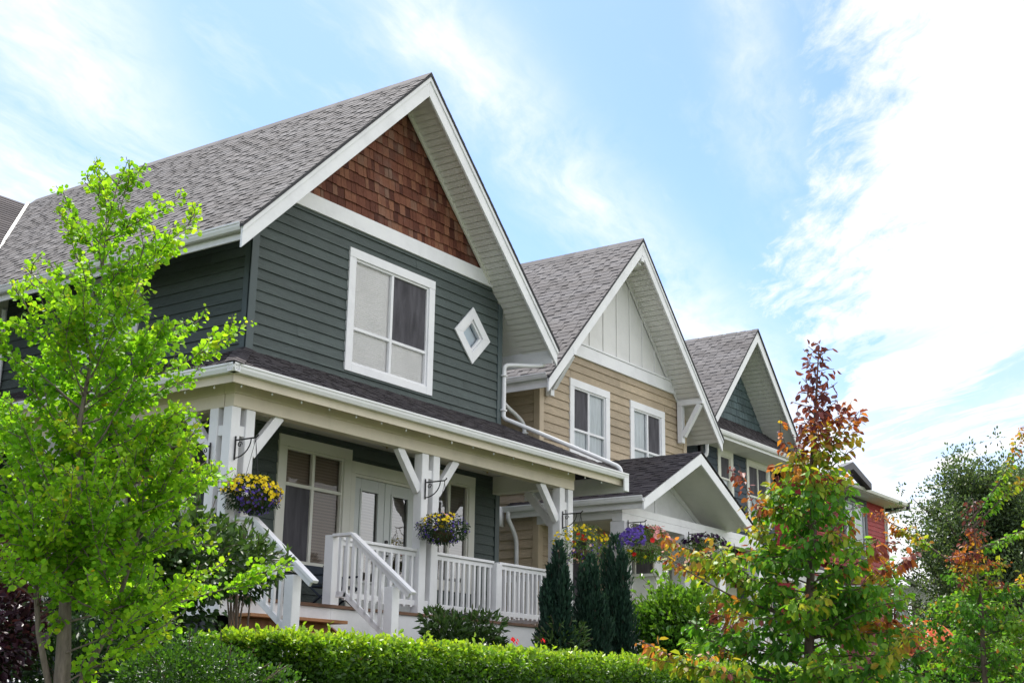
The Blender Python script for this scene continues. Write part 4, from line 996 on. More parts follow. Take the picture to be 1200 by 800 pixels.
# ---- young bright green tree on the left
T1 = thing('street_tree', (4.16, 5.55, ground_z(5.55)), 'young bright green tree with small round leaves in front of the dark green house', 'tree')
def k_tint(rnd, s):
    b = rnd.uniform(.3, .6)
    return lambda ss, r: min(.99, max(.02, b + .2 * ss + r.gauss(0, .11) + (.3 if r.random() < .006 else 0)))
lead = [V(4.19, 5.58, ground_z(5.55)), V(4.20, 5.60, 1.2), V(4.19, 5.61, 1.75), V(4.17, 5.62, 2.1), V(4.19, 5.60, 2.5), V(4.16, 5.63, 2.95), V(4.18, 5.61, 3.3), V(4.18, 5.59, 3.65), V(4.18, 5.60, 3.95), V(4.21, 5.57, 4.28)]
st1 = [V(4.19, 5.60, 1.45), V(4.10, 5.70, 1.9), V(4.04, 5.73, 2.3), V(4.0, 5.79, 2.75)]
st2 = [V(4.19, 5.58, 1.5), V(4.33, 5.45, 1.95), V(4.38, 5.38, 2.35), V(4.38, 5.33, 2.8)]
prof1 = lambda s: float(np.interp(s, [0, .5, .58, .68, .8, .9, 1], [.80, .86, .80, .52, .50, .40, .10]))
tk1 = lambda ss, r: min(.9, max(.1, .5 + .2 * ss + r.gauss(0, .12)))
grow(T1, 3, lead, .064, dict(bark='barkg', taper=2.3, n=108, s0=.33, pow=1.1, sparse=.8, big=.56, prof=prof1, el=lambda s: .30 + .42 * s, up=.34, br=.008, twigs=13, twl=.25, gap=.0070, jit=.028, droop=-.15, leaf=.0285, shape='round', mat='katsura', tip=k_tint, spread=.9, stems=[st1, st2],
     extra=[((4.17, 5.6, 3.05), (4.55, 4.99, 3.42), .2, tk1), ((4.17, 5.6, 2.75), (4.42, 5.10, 3.02), .2, tk1), ((4.17, 5.6, 2.15), (4.48, 4.92, 2.47), .2, tk1), ((4.17, 5.6, 1.95), (4.49, 4.91, 2.24), .2, tk1), ((4.17, 5.6, 1.8), (4.42, 4.97, 2.07), .2, tk1), ((4.17, 5.6, 1.65), (4.40, 5.05, 1.93), .2, tk1), ((4.17, 5.6, 3.6), (4.47, 5.14, 4.0), .3, tk1), ((4.17, 5.6, 3.9), (4.32, 5.27, 4.26), .3, tk1), ((4.17, 5.6, 3.1), (3.92, 6.03, 3.5), .3, tk1), ((4.17, 5.6, 3.3), (4.05, 5.83, 3.66), .3, tk1), ((4.17, 5.6, 3.6), (4.03, 5.73, 4.03), .3, tk1), ((4.17, 5.6, 2.6), (3.97, 6.0, 3.0), .2, tk1), ((4.17, 5.6, 2.1), (3.95, 6.05, 2.5), .2, tk1), ((4.17, 5.6, 2.0), (4.07, 5.6, 1.80), -.1, tk1)]))
# ---- trees with turning leaves
def a_tint(rnd, s):
    red = rnd.random() < (.22 + .6 * max(0, s - .5)); b = rnd.uniform(.03, .34); amp = rnd.uniform(.35, .8) if red else rnd.uniform(.0, .22)
    top = .8 * max(0, s - .70) / .2
    return lambda ss, r: min(.99, max(.02, b + top + amp * (1 if s < .75 else .5) * max(0, ss - .45) / .55 + r.gauss(0, .07) + (.3 if r.random() < .03 else 0)))
or_tip = lambda ss, r: min(.95, max(.05, .08 + .66 * ss + r.gauss(0, .08)))
rd_tip = lambda ss, r: min(.98, max(.05, .25 + .68 * ss + r.gauss(0, .07)))
ye_tip = lambda ss, r: min(.8, max(.05, .3 + .32 * ss + r.gauss(0, .08)))
def autumn_tree(base, H, R, seed, n, leaf, label, extra=(), lean=(0, 0), gap=.033, s0=.14, more={}):
    t = thing('street_tree', (base[0], base[1], ground_z(base[1])), label, 'tree', 'street trees with turning leaves')
    z0 = ground_z(base[1]); r = random.Random(seed)
    ld = [V(base[0] + lean[0] * k / 10 + r.gauss(0, .018), base[1] + lean[1] * k / 10 + r.gauss(0, .018), z0 + (H - z0) * k / 10) for k in range(11)]
    prof = lambda s: R * float(np.interp(s, [0, .45, .54, .66, .74, .82, .92, 1], [1.18, 1.15, .95, .62, .42, .30, .17, .07]))
    grow(t, seed, ld, .055 * H / 3.7, dict(bark='bark', n=n, s0=s0, pow=.92, prof=prof, el=lambda s: .10 + .75 * max(0, s - .45), up=.05, br=.011, twigs=9, sparse=.42, big=.28 * R, twl=.36 * R, gap=gap, jit=.03, droop=-.75, fwd=.45, leaf=leaf, shape='oval', mat='autumn', tip=a_tint, spread=.55, extra=extra, **more))
    return t
T2 = autumn_tree((7.32, 3.24), 3.72, .72, 21, 172, .050, 'tallest tree with leaves turning red and orange, in front of the blue house', lean=(.10, -.22), gap=.0125, more={'prune': lambda p: 2.5 < p.z < 3.12 and (p.x - 7.38) * .58 - (p.y - 3.1) * .81 > .24}, 
    extra=[((7.3, 3.2, 2.25), (6.79, 3.74, 2.56), .1, or_tip), ((7.3, 3.2, 2.1), (6.80, 3.80, 2.44), .1, or_tip), ((7.3, 3.2, 2.3), (7.11, 3.43, 2.92), .1, rd_tip), ((7.3, 3.2, 2.1), (6.98, 3.75, 2.46), .1, or_tip), ((7.25, 3.3, 1.75), (6.9, 3.95, 1.95), 0, ye_tip), ((7.3, 3.3, 1.65), (6.85, 3.98, 1.88), 0, or_tip), ((7.4, 3.1, 2.15), (7.52, 2.42, 2.40), 0, rd_tip), ((7.4, 3.1, 2.3), (7.43, 2.62, 2.47), 0, rd_tip), ((7.4, 3.1, 2.0), (7.37, 2.55, 2.18), 0, rd_tip), ((7.38, 3.05, 3.0), (7.49, 2.80, 3.30), .2, rd_tip)])
T3 = autumn_tree((15.5, 4.5), 3.95, .95, 33, 110, .058, 'smaller tree with leaves turning orange at the right, its top shoot leaning right',
    extra=[((15.4, 4.5, 3.7), (15.98, 3.92, 4.60), .1, or_tip), ((15.4, 4.5, 3.6), (15.9, 4.0, 4.3), .1, or_tip), ((15.4, 4.6, 3.3), (16.6, 3.5, 3.9), 0, or_tip), ((15.4, 4.6, 2.9), (16.6, 3.4, 3.2), 0, rd_tip), ((15.4, 4.7, 3.2), (15.1, 5.7, 3.95), .1, rd_tip)], gap=.018)

# ---- background trees
def far_tree(base, H, R, seed, label, n=9000, leaf=.30):
    rnd = random.Random(seed); t = thing('background_tree', (*base, 1.7), label, 'tree', 'tall trees behind the houses')
    T = MB(); ld = [V(base[0] + rnd.gauss(0, .1), base[1] + rnd.gauss(0, .1), 1.7 + (H - 1.7) * k / 8) for k in range(9)]
    T.tube(ld, [.28 * (1 - .9 * k / 8) + .02 for k in range(9)], 8); 
    P = []; D = []; ti = []; lim = []
    for i in range(72):
        s = .1 + .88 * (i + rnd.random()) / 72; p, _ = along(ld, min(.99, s)); L = R * (1.05 if s < .5 else (1.05 - ((s - .5) / .5) ** 1.3 * .72)) * rnd.uniform(.6, 1.12)
        pts = branch(rnd, p, i * 2.4 + rnd.uniform(-.4, .4), rnd.uniform(.3, .8), L, 7, .5, .1); lim.append(pts); T.tube(pts, [.07 * (1 - .85 * k / 7) for k in range(8)], 4, caps=False)
    for k in range(n // 22):
        pts = rnd.choice(lim); s = rnd.random() ** .6; p, d = along(pts, min(.995, s)); cr = rnd.uniform(.18, .5); b = rnd.uniform(.15, .7)
        c = p + V(rnd.gauss(0, .3), rnd.gauss(0, .3), rnd.gauss(0, .3))
        for j in range(22):
            r = V(rnd.gauss(0, 1), rnd.gauss(0, 1), rnd.gauss(0, 1)); r.normalize(); P.append(tuple(c + r * cr * rnd.random() ** .6)); D.append(tuple(r + V(0, 0, .3))); ti.append(b + rnd.gauss(0, .12))
    T.build('trunk', 'bark', t, True); leaves('crown', P, D, leaf * .52, np.array(ti), 'fartree', t, 'oval', spread=1.0); return t
far_tree((43.3, 12.3), 8.3, 3.2, 51, 'tall dark green poplar rising behind the small orange tree, nearest to the red house', 60000, .20)
far_tree((46.0, 10.9), 8.9, 3.5, 52, 'tall dark green poplar cut by the right edge of the photo', 56000, .20)
far_tree((48.5, 15.2), 6.9, 2.4, 53, 'lower dark green tree standing behind the two poplars', 9000, .18)

# ---- hedge
HG = thing('hedge', (14, 7.0, ground_z(7)), 'long clipped light green hedge in front of the porches', 'hedge')
x0, x1, hy0, hy1, hz0, hz1 = 6.75, 27.0, 6.60, 7.60, .75, 2.00
P = []; D = []; ti = []; nr = []
def hbump(x, z): return .05 * math.sin(x * 2.3) * math.cos(z * 3 + x) + .035 * math.sin(x * 5.1 + z * 4)
rnd = random.Random(9)
def hsample(k, zlo, zhi, front_=True):
    for _ in range(k):
        x = x0 + (x1 - x0) * rnd.random() ** 1.5; z = rnd.uniform(zlo, zhi); dpt = abs(rnd.gauss(0, .05))
        endr = max(0, .3 - (x - x0)); y = hy0 + hbump(x, z) + dpt + endr * 1.0 + max(0, z - hz1 + .12) ** 2 * 3
        P.append((x, y, z)); D.append((rnd.gauss(0, .6), -rnd.uniform(.2, 1), rnd.gauss(.15, .6))); nr.append((0, -.5, .8))
        ti.append(.12 + .45 * max(0, (z - 1.70) / .26) + rnd.gauss(0, .13))  # tint lightens upward: sunlit top and dim front put into leaf colour
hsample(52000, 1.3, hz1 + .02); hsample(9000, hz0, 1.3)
for _ in range(24000):   # top: young leaves, with the sun on them put into the tint
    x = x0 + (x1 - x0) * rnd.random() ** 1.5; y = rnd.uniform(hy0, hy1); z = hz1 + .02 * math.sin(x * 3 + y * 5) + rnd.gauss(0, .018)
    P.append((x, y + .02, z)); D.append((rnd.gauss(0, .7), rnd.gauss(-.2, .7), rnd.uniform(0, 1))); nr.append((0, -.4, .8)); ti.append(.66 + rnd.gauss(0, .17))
for _ in range(1700):    # new shoots
    x = x0 + (x1 - x0) * rnd.random() ** 1.5; y = rnd.uniform(hy0, hy1 - .3); h = rnd.uniform(.02, .085) * (1.6 if rnd.random() < .07 else 1); lx, ly = rnd.gauss(0, .25), rnd.gauss(0, .25)
    for j in range(7):
        z = hz1 + h * j / 6; P.append((x + lx * h * j / 6, y + ly * h * j / 6, z)); D.append((rnd.gauss(lx, .6), rnd.gauss(ly, .6), .8)); nr.append((0, -.5, .6)); ti.append(.8 + rnd.gauss(0, .1))
for _ in range(3500):
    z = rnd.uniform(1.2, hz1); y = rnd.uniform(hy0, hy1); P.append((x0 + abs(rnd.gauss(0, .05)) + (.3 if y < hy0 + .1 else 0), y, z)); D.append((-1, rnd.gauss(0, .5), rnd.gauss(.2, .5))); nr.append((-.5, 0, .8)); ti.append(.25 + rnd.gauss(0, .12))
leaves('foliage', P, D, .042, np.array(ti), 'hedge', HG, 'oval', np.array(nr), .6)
MB().box(x0 + .3, x1, hy0 + .16, hy1 - .1, hz0 - .1, hz1 - .10).build('inner_twigs', 'dkinner' if 'dkinner' in M else M.setdefault('dkinner', mat_plain('shaded_twigs', (.02, .028, .01), .95, 0, .1, .5, 30)), HG)  # solid box whose near-black colour stands for shade inside the hedge

def bush(name, c, rx, ry, rz, n, leaf, mat, label, cat='shrub', t0=.3, t1=.8, shape='oval', seed=1, shoots=30, droop=.2, core=True, group=None, lobes=9):
    """uneven shrub: several lobes filled with leaves from the ground up"""
    rnd = random.Random(seed); gz = ground_z(c[1]); t = thing(name, (c[0], c[1], gz), label, cat, group)
    T = MB(); P = []; D = []; ti = []; nr = []
    lb = [(V(0, 0, 0), .8)] + [(V(rnd.uniform(-.5, .5), rnd.uniform(-.5, .5), rnd.uniform(-.45, .5)), rnd.uniform(.38, .6)) for _ in range(lobes)]
    for k in range(n):
        o, r = rnd.choice(lb); u = V(rnd.gauss(0, 1), rnd.gauss(0, 1), rnd.gauss(0, 1)).normalized(); q = o + u * r * (1 - abs(rnd.gauss(0, .13)))
        if q.z < -1: continue
        p = V(c[0] + q.x * rx, c[1] + q.y * ry, c[2] + q.z * rz); P.append(tuple(p)); D.append(tuple(u + V(rnd.gauss(0, .5), rnd.gauss(0, .5), rnd.gauss(droop, .5)))); nr.append((u.x * .4, u.y * .4, .8))
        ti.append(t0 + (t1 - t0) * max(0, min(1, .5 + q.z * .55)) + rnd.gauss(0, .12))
    for k in range(shoots):
        u = V(rnd.gauss(0, .8), rnd.gauss(0, .8), abs(rnd.gauss(.7, .5))).normalized(); a = V(c[0] + u.x * rx * .7, c[1] + u.y * ry * .7, c[2] + u.z * rz * .7); L = rnd.uniform(.3, .55) * rz
        pts = branch(rnd, a, math.atan2(u.y, u.x), math.asin(u.z), L, 4, .3, .15); T.tube(pts, .004, 4, caps=False)
        for j in range(int(L / leaf * 2.2)):
            p, d = along(pts, min(.99, rnd.random())); r = V(rnd.gauss(0, 1), rnd.gauss(0, 1), rnd.gauss(0, 1)); P.append(tuple(p)); D.append(tuple(r * .6 + d)); nr.append((0, 0, 1)); ti.append(t1 + rnd.gauss(0, .12))
    for k in range(9):
        a = V(c[0] + rnd.gauss(0, .06), c[1] + rnd.gauss(0, .06), gz); b = V(c[0] + rnd.uniform(-.5, .5) * rx, c[1] + rnd.uniform(-.5, .5) * ry, c[2] + .3 * rz); T.tube([a, a.lerp(b, .5) + V(rnd.gauss(0, .03), 0, 0), b], [.016, .011, .006], 5)
    T.build('stems', 'bark', t, True)
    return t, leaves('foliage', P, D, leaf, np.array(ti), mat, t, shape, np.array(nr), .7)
bush('round_bush', (18.55, 10.0, 2.72), .95, .8, .86, 7500, .085, 'bush', 'rounded bright green glossy bush right of the dark conifers', 'bush', .25, .9, 'oval', 61, 60, .5)
bush('low_shrub', (14.2, 10.8, 2.40), .75, .45, .40, 2200, .11, 'dkbush', 'low dark green narrow-leaved shrub beneath the porch railing', 'shrub', .4, .9, 'lance', 62, 26, .4)
bush('boxwood', (5.75, 6.3, 1.50), .62, .55, .47, 17000, .026, 'hedge', 'small rounded dark green boxwood at the left end of the hedge', 'bush', -.1, .26, 'oval', 63, 30)
bush('dark_shrub', (8.7, 10.2, 2.65), .85, .7, .8, 6500, .085, 'dkbush', 'tall dark green leafy shrub left of the porch stairs', 'shrub', .3, .8, 'oval', 64, 40)
bush('spiky_shrub', (9.95, 10.5, 2.95), .50, .45, .42, 1500, .10, 'dkbush', 'shrub with pointed leaves reaching over the left stair rail', 'shrub', .45, 1.0, 'lance', 65, 34, .2)
bush('purple_shrub', (5.6, 9.0, 2.15), .95, .7, .85, 5200, .07, 'purple', 'dark purple leaved shrub below the side porch at the left edge', 'shrub', .3, .8, 'oval', 66, 30)
bush('dark_shrub', (6.9, 9.1, 1.95), .9, .6, .75, 5000, .08, 'dkbush', 'dark green shrub between the purple shrub and the boxwood, behind the young tree', 'shrub', .1, .7, 'lance', 67, 30)
bush('dark_shrub', (20.2, 5.9, 2.0), 1.3, .8, .75, 5000, .10, 'dkbush', 'broad dark green shrub behind the smaller turning tree', 'shrub', .3, .9, 'oval', 75, 30)
bush('dark_shrub', (24.0, 6.2, 2.3), 1.6, .9, 1.1, 6000, .12, 'dkbush', 'dark green shrub at the bottom right corner of the photo', 'shrub', .3, .9, 'oval', 76, 30)
bush('leafy_plant', (16.0, 10.4, 2.40), .55, .3, .38, 900, .09, 'dkbush', 'small green leafy plant at the foot of the dark conifers', 'plant', .7, 1.0, 'lance', 68, 16)
bush('wispy_shrub', (15.7, 7.9, 2.15), .5, .35, .35, 2400, .05, 'bush', 'small pale green wispy shrub below the round bush', 'shrub', .6, .95, 'lance', 69, 40)
b_, f_o = bush('orange_flowering_shrub', (19.6, 6.5, 2.35), .6, .5, .55, 1500, .08, 'bush', 'coral flowered shrub between the two turning trees', 'shrub', .5, .8, 'oval', 70, 16)
def flowers(parent, pts, size, tints, name='flowers'):
    """five-petalled blooms; pts may carry (point, normal, size, tints)"""
    P = []; D = []; nr = []; ti = []; sz = []
    for it in pts:
        p, nv = it[0], it[1]
        if len(it) > 2: size, tints = it[2], it[3]
        nv = Vector(nv).normalized(); a = nv.cross(V(0.3, .2, 1)).normalized(); b = nv.cross(a); t = random.choice(tints); s0 = random.random() * 6
        for k in range(5):
            th = s0 + k * 2 * math.pi / 5; d = a * math.cos(th) + b * math.sin(th) + nv * .25; P.append(tuple(p)); D.append(tuple(d)); nr.append(tuple(nv)); ti.append(t); sz.append(size)
    return leaves(name, P, D, np.array(sz), np.array(ti), 'flower', parent, 'round', np.array(nr), .12)
rnd = random.Random(77)
def shellpts(c, rx, ry, rz, n, zmin=-1, keep=lambda u: True):
    out = []
    while len(out) < n:
        u = V(rnd.gauss(0, 1), rnd.gauss(0, 1), rnd.gauss(0, 1)).normalized()
        if u.z < zmin or not keep(u): continue
        out.append((V(c[0] + u.x * rx, c[1] + u.y * ry, c[2] + u.z * rz), u + V(0, -.3, .1)))
    return out
flowers(b_, shellpts((19.6, 6.5, 2.35), .55, .45, .5, 170, 0), .045, [.9, .86, .97])['kind'] = 'stuff'
rs = thing('rose_bush', (12.6, 8.2, ground_z(8.2)), 'low bush with two red blooms just above the hedge top', 'shrub')
P = []; D = []; mb = MB()
for k in range(26):
    a = V(12.6 + rnd.gauss(0, .3), 8.2 + rnd.gauss(0, .12), ground_z(8.2)); b = a + V(rnd.gauss(0, .12), 0, rnd.uniform(.95, 1.16)); mb.tube([a, b], .006, 4)
    for j in range(24): q = a.lerp(b, rnd.uniform(.4, 1)); P.append(tuple(q)); D.append((rnd.gauss(0, 1), rnd.gauss(0, 1), rnd.gauss(0, .6)))
mb.build('stems', 'bark', rs); leaves('foliage', P, D, .05, .5, 'bush', rs)
flowers(rs, [(V(12.0 + dx, 8.15, z) + V(rnd.gauss(0, .02), rnd.gauss(0, .02), rnd.gauss(0, .015)), (rnd.gauss(0, .4), -1, .5)) for dx, z in ((-.42, 2.235), (-.38, 2.225), (.12, 2.26)) for _ in range(3)], .026, [.42, .45, .5])
# ---- narrow conifers
def conifer(c, H, R, seed, label):
    rnd = random.Random(seed); gz = ground_z(c[1]); t = thing('columnar_conifer', (c[0], c[1], gz), label, 'conifer', 'narrow conifers in front of the porch')
    T = MB(); P = []; D = []; ti = []
    T.tube([V(c[0], c[1], gz), V(c[0], c[1], gz + (H - gz) * .7)], .035, 6, .008)
    sp = [(0, 0, 1.0)] + [(rnd.uniform(-.8, .8), rnd.uniform(-.8, .8), rnd.uniform(.62, .93)) for _ in range(9)]
    for sx_, sy_, hh in sp:
        top = gz + (H - gz) * hh; bot = gz + .1; Hn = top - bot
        if (sx_, sy_) == (0, 0): cx0, cy0 = c[0], c[1]
        lean = V(sx_ * R * .55, sy_ * R * .55, 0); T.tube([V(c[0], c[1], bot), V(c[0], c[1], bot + .3 * Hn) + lean, V(c[0], c[1], top) + lean * 1.1], .012, 4, .003)
        for k in range(1150):
            s = rnd.random() ** .8; z = bot + Hn * s; rr = R * .52 * ((1 - s) ** .55) * (1 - .38 * math.cos(s * 17 + sx_ * 9)) * rnd.uniform(.75, 1.3) + .02
            th = rnd.random() * 6.283; q = rr * (rnd.random() ** .35); ctr = V(c[0], c[1], z) + lean * (min(1, s * 3) + .1 * s)
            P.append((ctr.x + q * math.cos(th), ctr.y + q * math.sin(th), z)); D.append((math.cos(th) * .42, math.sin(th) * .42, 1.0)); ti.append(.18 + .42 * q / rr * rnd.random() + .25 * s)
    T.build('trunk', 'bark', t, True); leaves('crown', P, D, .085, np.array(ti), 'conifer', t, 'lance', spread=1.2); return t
conifer((16.03, 10.5), 3.82, .33, 71, 'narrow dark green conifer, leftmost of the three, beside the porch corner post')
conifer((16.90, 10.5), 3.72, .36, 72, 'narrow dark green conifer standing in the middle of the three')
conifer((17.58, 10.5), 4.08, .42, 73, 'tallest and widest dark green conifer, rightmost of the three')
# ---- hanging baskets
def basket(anchor, drop, r, rz, seed, cols, label, hang=.0, n=2600, dark=.35, keepers=None, fs=.032):
    rnd = random.Random(seed); a = Vector(anchor); c = a + V(0, 0, -drop); t = thing('flower_basket', tuple(c), label, 'hanging basket', 'flower baskets hanging along the porches')
    mb = MB(); mb.lathe((c.x, c.y, c.z - rz * .55), [(0, -.06), (.08, -.055), (.14, 0), (.16, .08), (.15, .08)], 18); mb.build('pot', 'basket', t, True)
    mb = MB()
    for k in range(3): th = k * 2.094 + .4; mb.tube([a + V(0, 0, -.03), V(c.x + .16 * math.cos(th), c.y + .16 * math.sin(th), c.z - rz * .5)], .004, 4)
    mb.tube([a + V(0, 0, .0), a + V(0, 0, -.04)], .006, 5); mb.build('wires', 'iron', t)
    P = []; D = []; ti = []
    for _ in range(n):
        u = V(rnd.gauss(0, 1), rnd.gauss(0, 1), rnd.gauss(0, 1)).normalized(); q = (rnd.random() ** .3) * (1 + .1 * math.sin(u.x * 7 + seed) + .08 * math.sin(u.z * 9)); P.append((c.x + u.x * r * q, c.y + u.y * r * q, c.z + u.z * rz * q - hang * (1 - abs(u.z)) * rnd.random() * .5)); D.append(tuple(u + V(rnd.gauss(0, .5), rnd.gauss(0, .5), -.4))); ti.append(dark + rnd.gauss(0, .2))
    leaves('foliage', P, D, .045, np.array(ti), 'dkbush' if dark < .5 else 'bush', t, 'lance')
    allp = []
    for nm, cnt, tints, cond, s in cols:
        pts = []
        while len(pts) < cnt:
            u = V(rnd.gauss(0, 1), rnd.gauss(0, 1), rnd.gauss(0, 1)).normalized()
            if not cond(u): continue
            q = rnd.uniform(.92, 1.12); pts.append((V(c.x + u.x * r * q, c.y + u.y * r * q, c.z + u.z * rz * q), u + V(rnd.gauss(0, .3), rnd.gauss(0, .3) - .3, rnd.gauss(0, .3))))
        allp += [(a_, b_, s, tints) for a_, b_ in pts]
    flowers(t, allp, .02, Ye)['kind'] = 'stuff'
    return t
Ye, Pu, Re, Pi, Bk, Co = [.2, .25, .3], [.02, .08, .14], [.38, .45], [.55, .6], [.7, .78], [.88, .95]
any_ = lambda u: True
sd_ = lambda u: u.x * .58 - u.y * .81
basket((11.14, 11.66, 4.66), .70, .33, .22, 81, [('y', 230, Ye, lambda u: u.z > .05 or (sd_(u) > .6 and u.z > -.4), .026), ('p', 170, Pu, lambda u: u.z < .45 and sd_(u) > -.4, .018)], 'hanging basket with many yellow blooms over purple, on the corner post by the stairs')
basket((14.83, 11.66, 4.65), .69, .35, .21, 82, [('y', 64, Ye, lambda u: u.z > .25 and sd_(u) < .5, .026), ('p', 130, Pu, any_, .016), ('k', 6, [.45, .56], lambda u: u.z > .7, .028)], 'hanging basket mostly purple with a few yellow blooms, on the porch middle post')
basket((18.44, 11.66, 4.62), .52, .46, .30, 83, [('yellow_flowers', 70, Ye, lambda u: u.z > .1, .03), ('red_flowers', 8, Re, lambda u: u.x > .5 and u.z > .2, .035), ('white_flowers', 24, [.64, .65], lambda u: u.z < 0, .024), ('purple_flowers', 50, Pu, lambda u: u.z < 0, .018)], 'hanging basket with yellow blooms above the dark conifers', dark=.6, n=1300)
basket((21.46, 12.17, 4.86), .42, .50, .32, 84, [('violet_flowers', 190, [.12, .15], lambda u: sd_(u) < -.12 and u.z > -.2, .036), ('red_flowers', 16, Re, any_, .05), ('pink_flowers', 60, Pi, lambda u: sd_(u) > .15 and u.z > .2, .042), ('yellow_flowers', 12, Ye, lambda u: u.z < .1 and sd_(u) < 0, .034)], 'hanging basket with violet blooms massed on its left, at the tan house corner', dark=.7, n=3600, hang=.35)
basket((23.84, 12.17, 4.91), .42, .58, .36, 85, [('dark_flowers', 90, Bk, lambda u: u.z > .45, .05), ('red_flowers', 14, [.4, .45], lambda u: u.z < .2, .05)], 'hanging basket topped with nearly black blooms and trailing greenery, on the tan porch', dark=.65, n=4600, hang=.4)
# ---- porch chair
ch = thing('patio_chair', (13.9, 12.75, 2.80), 'dark blue folding chair half seen behind the stair railing on the dark green porch', 'chair')
mb = MB(); mb.box(13.65, 14.13, 12.6, 13.02, 3.11, 3.14); mb.build('seat', 'chair', ch, bevel=.01)
mb = MB(); mb.prism([(13.65, 13.08, 3.18), (14.13, 13.08, 3.18), (14.13, 13.24, 3.44), (13.65, 13.24, 3.44)], (0, .02, .0)); mb.build('backrest', 'chair', ch)
for x in (13.64, 14.14):
    MB().tube([(x, 12.56, 2.80), (x, 13.03, 3.12), (x, 13.26, 3.46)], .016, 7).build('leg', 'chair', ch, True)
    MB().tube([(x, 13.12, 2.80), (x, 12.58, 3.13), (x, 12.58, 3.28), (x, 13.15, 3.28)], .016, 7).build('leg', 'chair', ch, True)

# =================================================================== LIGHT, SKY, CAMERA
SUN_AZ, SUN_EL = 38.0, 62.0          # azimuth from +Y towards +X
w = bpy.data.worlds.new('World'); bpy.context.scene.world = w; w.use_nodes = True
nt = w.node_tree; nt.nodes.clear(); out = nt.nodes.new('ShaderNodeOutputWorld'); bg = nt.nodes.new('ShaderNodeBackground')
sky = nt.nodes.new('ShaderNodeTexSky'); sky.sky_type = 'NISHITA'; sky.sun_disc = False
sky.sun_elevation = math.radians(SUN_EL); sky.sun_rotation = math.radians(SUN_AZ); sky.altitude = 20; sky.air_density = 1.0; sky.dust_density = 1.0; sky.ozone_density = 1.4
tc = COORD(nt, 'Generated')
s = nt.nodes.new('ShaderNodeSeparateXYZ'); nt.links.new(tc, s.inputs[0])
D = 180 / math.pi
az = MATH(nt, 'MULTIPLY', MATH(nt, 'ARCTAN2', s.outputs[0], s.outputs[1]), D)
el = MATH(nt, 'MULTIPLY', MATH(nt, 'ARCSINE', s.outputs[2]), D)
zc_ = MATH(nt, 'MAXIMUM', s.outputs[2], .06)
cp = nt.nodes.new('ShaderNodeCombineXYZ'); setin(nt, cp.inputs[0], MATH(nt, 'DIVIDE', s.outputs[0], zc_)); setin(nt, cp.inputs[1], MATH(nt, 'DIVIDE', s.outputs[1], zc_))
pl = cp.outputs[0]
# fibrous cirrus: noise in the plane of the cloud layer, drawn out along the wind
warp = NOISE(nt, pl, 1.1, 4, .6, 0, True)
def vadd(a, b, k):
    n = nt.nodes.new('ShaderNodeVectorMath'); n.operation = 'MULTIPLY_ADD'; setin(nt, n.inputs[0], b); n.inputs[1].default_value = (k, k, k); setin(nt, n.inputs[2], a); return n.outputs[0]
plw = vadd(pl, warp, .28)
def FIB(ang, sx, sy, sc_, det, ro):
    n = nt.nodes.new('ShaderNodeMapping'); n.vector_type = 'TEXTURE'; setin(nt, n.inputs[0], plw); n.inputs['Rotation'].default_value = (0, 0, math.radians(ang)); n.inputs['Scale'].default_value = (1 / sx, 1 / sy, 1)
    return NOISE(nt, n.outputs[0], sc_, det, ro)
fib = FIB(20, 1.0, 3.4, 1.7, 10, .64)
fine = FIB(38, 2.0, 6.0, 2.6, 10, .66)
soft = NOISE(nt, plw, 1.0, 5, .55)
w1 = MATH(nt, 'MULTIPLY', MATH(nt, 'SUBTRACT', fib, .5), 22); w2 = MATH(nt, 'MULTIPLY', MATH(nt, 'SUBTRACT', soft, .5), 14)
def gauss(x, c, sg):
    d = MATH(nt, 'DIVIDE', MATH(nt, 'SUBTRACT', x, c), sg); return MATH(nt, 'EXPONENT', MATH(nt, 'MULTIPLY', MATH(nt, 'MULTIPLY', d, d), -1))
tA = MATH(nt, 'ADD', MATH(nt, 'MULTIPLY_ADD', MATH(nt, 'SUBTRACT', el, 25), .55, az), MATH(nt, 'MULTIPLY', w1, .25))
A = SMOOTH(nt, tA, 42, 36)
tB = MATH(nt, 'ADD', MATH(nt, 'MULTIPLY_ADD', MATH(nt, 'SUBTRACT', el, 25), .92, az), MATH(nt, 'MULTIPLY', w1, .18))
Bm = gauss(tB, 54.4, 3.0)
tC = MATH(nt, 'ADD', MATH(nt, 'MULTIPLY_ADD', MATH(nt, 'SUBTRACT', el, 25), .2, az), MATH(nt, 'MULTIPLY', w1, .05))
Cm = MATH(nt, 'MULTIPLY', gauss(tC, 66.0, 1.6), SMOOTH(nt, el, 17, 23))
# bright bank towards the sun side
tD = MATH(nt, 'ADD', az, MATH(nt, 'ADD', MATH(nt, 'MULTIPLY', w1, .42), MATH(nt, 'MULTIPLY', MATH(nt, 'SUBTRACT', fine, .5), 14)))
edge = MATH(nt, 'MULTIPLY_ADD', MATH(nt, 'SUBTRACT', el, 18), .28, 68.0)
Dm = SMOOTH(nt, MATH(nt, 'SUBTRACT', tD, edge), -3.4, 3.8)
low = SMOOTH(nt, MATH(nt, 'ADD', el, w2), 17, 7)
dens = MATH(nt, 'MULTIPLY_ADD', MATH(nt, 'SUBTRACT', fib, .5), 3.4, .66)
dens2 = MATH(nt, 'MULTIPLY_ADD', MATH(nt, 'SUBTRACT', fine, .5), 1.0, .8)
cir = MATH(nt, 'ADD', MATH(nt, 'ADD', MATH(nt, 'MULTIPLY', A, .75), MATH(nt, 'MULTIPLY', Bm, .85)), MATH(nt, 'MULTIPLY', Cm, .6))
cir = MATH(nt, 'MULTIPLY', MATH(nt, 'MULTIPLY', cir, dens), dens2, clamp=True)
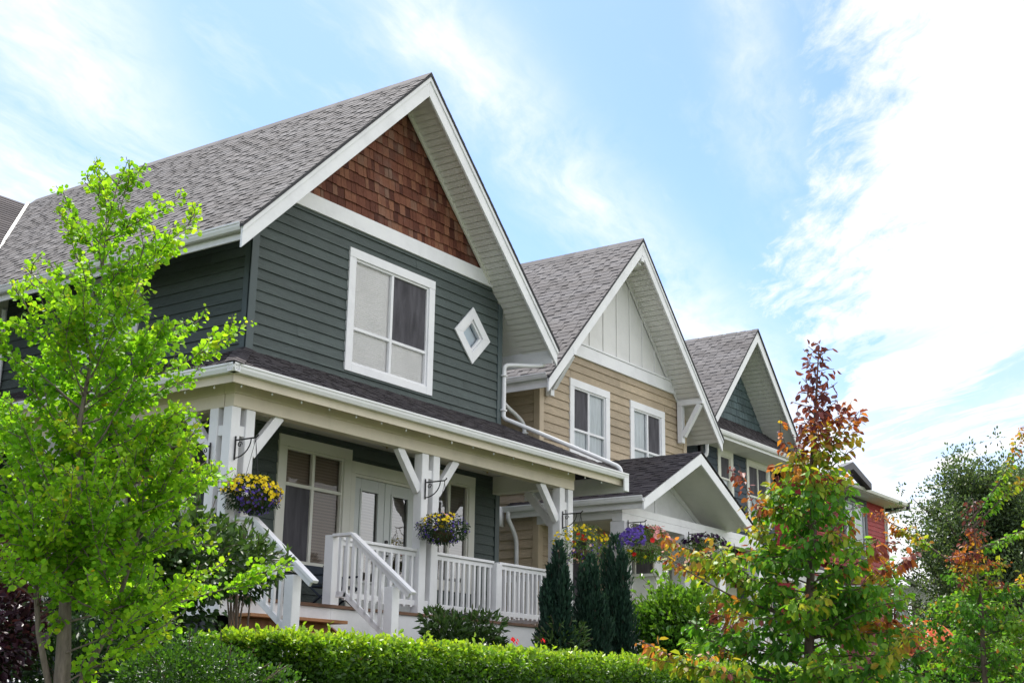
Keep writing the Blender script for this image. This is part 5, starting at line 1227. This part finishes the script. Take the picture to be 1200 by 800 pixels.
veil = MATH(nt, 'MULTIPLY', SMOOTH(nt, fib, .46, .78), .34)
mask = MATH(nt, 'ADD', MATH(nt, 'MAXIMUM', cir, veil), MATH(nt, 'MULTIPLY', low, .42), clamp=True)
lowcut = MATH(nt, 'MULTIPLY', MATH(nt, 'MULTIPLY', SMOOTH(nt, el, 17, 13.5), SMOOTH(nt, el, 6, 9)), MATH(nt, 'MULTIPLY', SMOOTH(nt, FIB(52, .55, 3.4, 1.3, 8, .6), .60, .42), .8))
mask = MATH(nt, 'MAXIMUM', mask, MATH(nt, 'SUBTRACT', Dm, lowcut), clamp=True)
back = MATH(nt, 'MULTIPLY', MATH(nt, 'MULTIPLY', SMOOTH(nt, s.outputs[1], .1, -.35), SMOOTH(nt, NOISE(nt, tc, 3.2, 7, .6), .36, .56)), .92)  # unseen clouds behind the camera, added bright to fill the shaded fronts
mask = MATH(nt, 'MAXIMUM', mask, back)
skyc = MIX(nt, 1.0, sky.outputs[0], (.74, .86, 1.07), 'MULTIPLY')
cl = MIX(nt, back, (5.5, 5.5, 5.5 * 1.02), (5.5 * 1.5, 5.5 * 1.5, 5.5 * 1.5))
col = MIX(nt, mask, skyc, cl)
nt.links.new(col, bg.inputs[0]); bg.inputs[1].default_value = .12; nt.links.new(bg.outputs[0], out.inputs[0])

L = bpy.data.lights.new('sun', 'SUN'); L.energy = 3.9; L.angle = math.radians(.55); L.color = (1, .95, .87)
lo = bpy.data.objects.new('sun', L); C.objects.link(lo)
d = V(math.sin(math.radians(SUN_AZ)) * math.cos(math.radians(SUN_EL)), math.cos(math.radians(SUN_AZ)) * math.cos(math.radians(SUN_EL)), math.sin(math.radians(SUN_EL)))
lo.rotation_euler = d.to_track_quat('Z', 'Y').to_euler(); lo.location = (20, 10, 40)

f_, pitch, yaw, roll = 1566.89, math.radians(15.1665), math.radians(54.63586), math.radians(.8576)
Fw = V(math.sin(yaw) * math.cos(pitch), math.cos(yaw) * math.cos(pitch), math.sin(pitch)); r0 = V(math.cos(yaw), -math.sin(yaw), 0); u0 = r0.cross(Fw)
r_ = r0 * math.cos(roll) + u0 * math.sin(roll); u_ = -r0 * math.sin(roll) + u0 * math.cos(roll)
cam = bpy.data.cameras.new('camera'); co = bpy.data.objects.new('camera', cam); C.objects.link(co)
co.matrix_world = Matrix(((r_.x, u_.x, -Fw.x, 0), (r_.y, u_.y, -Fw.y, 0), (r_.z, u_.z, -Fw.z, 1.6), (0, 0, 0, 1)))
cam.sensor_width = 36; cam.lens = f_ / 1200 * 36; cam.clip_end = 3000; cam.clip_start = .1
sc = bpy.context.scene; sc.camera = co
sc.render.engine = 'CYCLES'; sc.view_settings.view_transform = 'Standard'; sc.view_settings.look = 'None'; sc.view_settings.gamma = 1
sc.view_settings.exposure = .9; sc.view_settings.use_curve_mapping = False
sc.cycles.max_bounces = 8; sc.cycles.transparent_max_bounces = 12
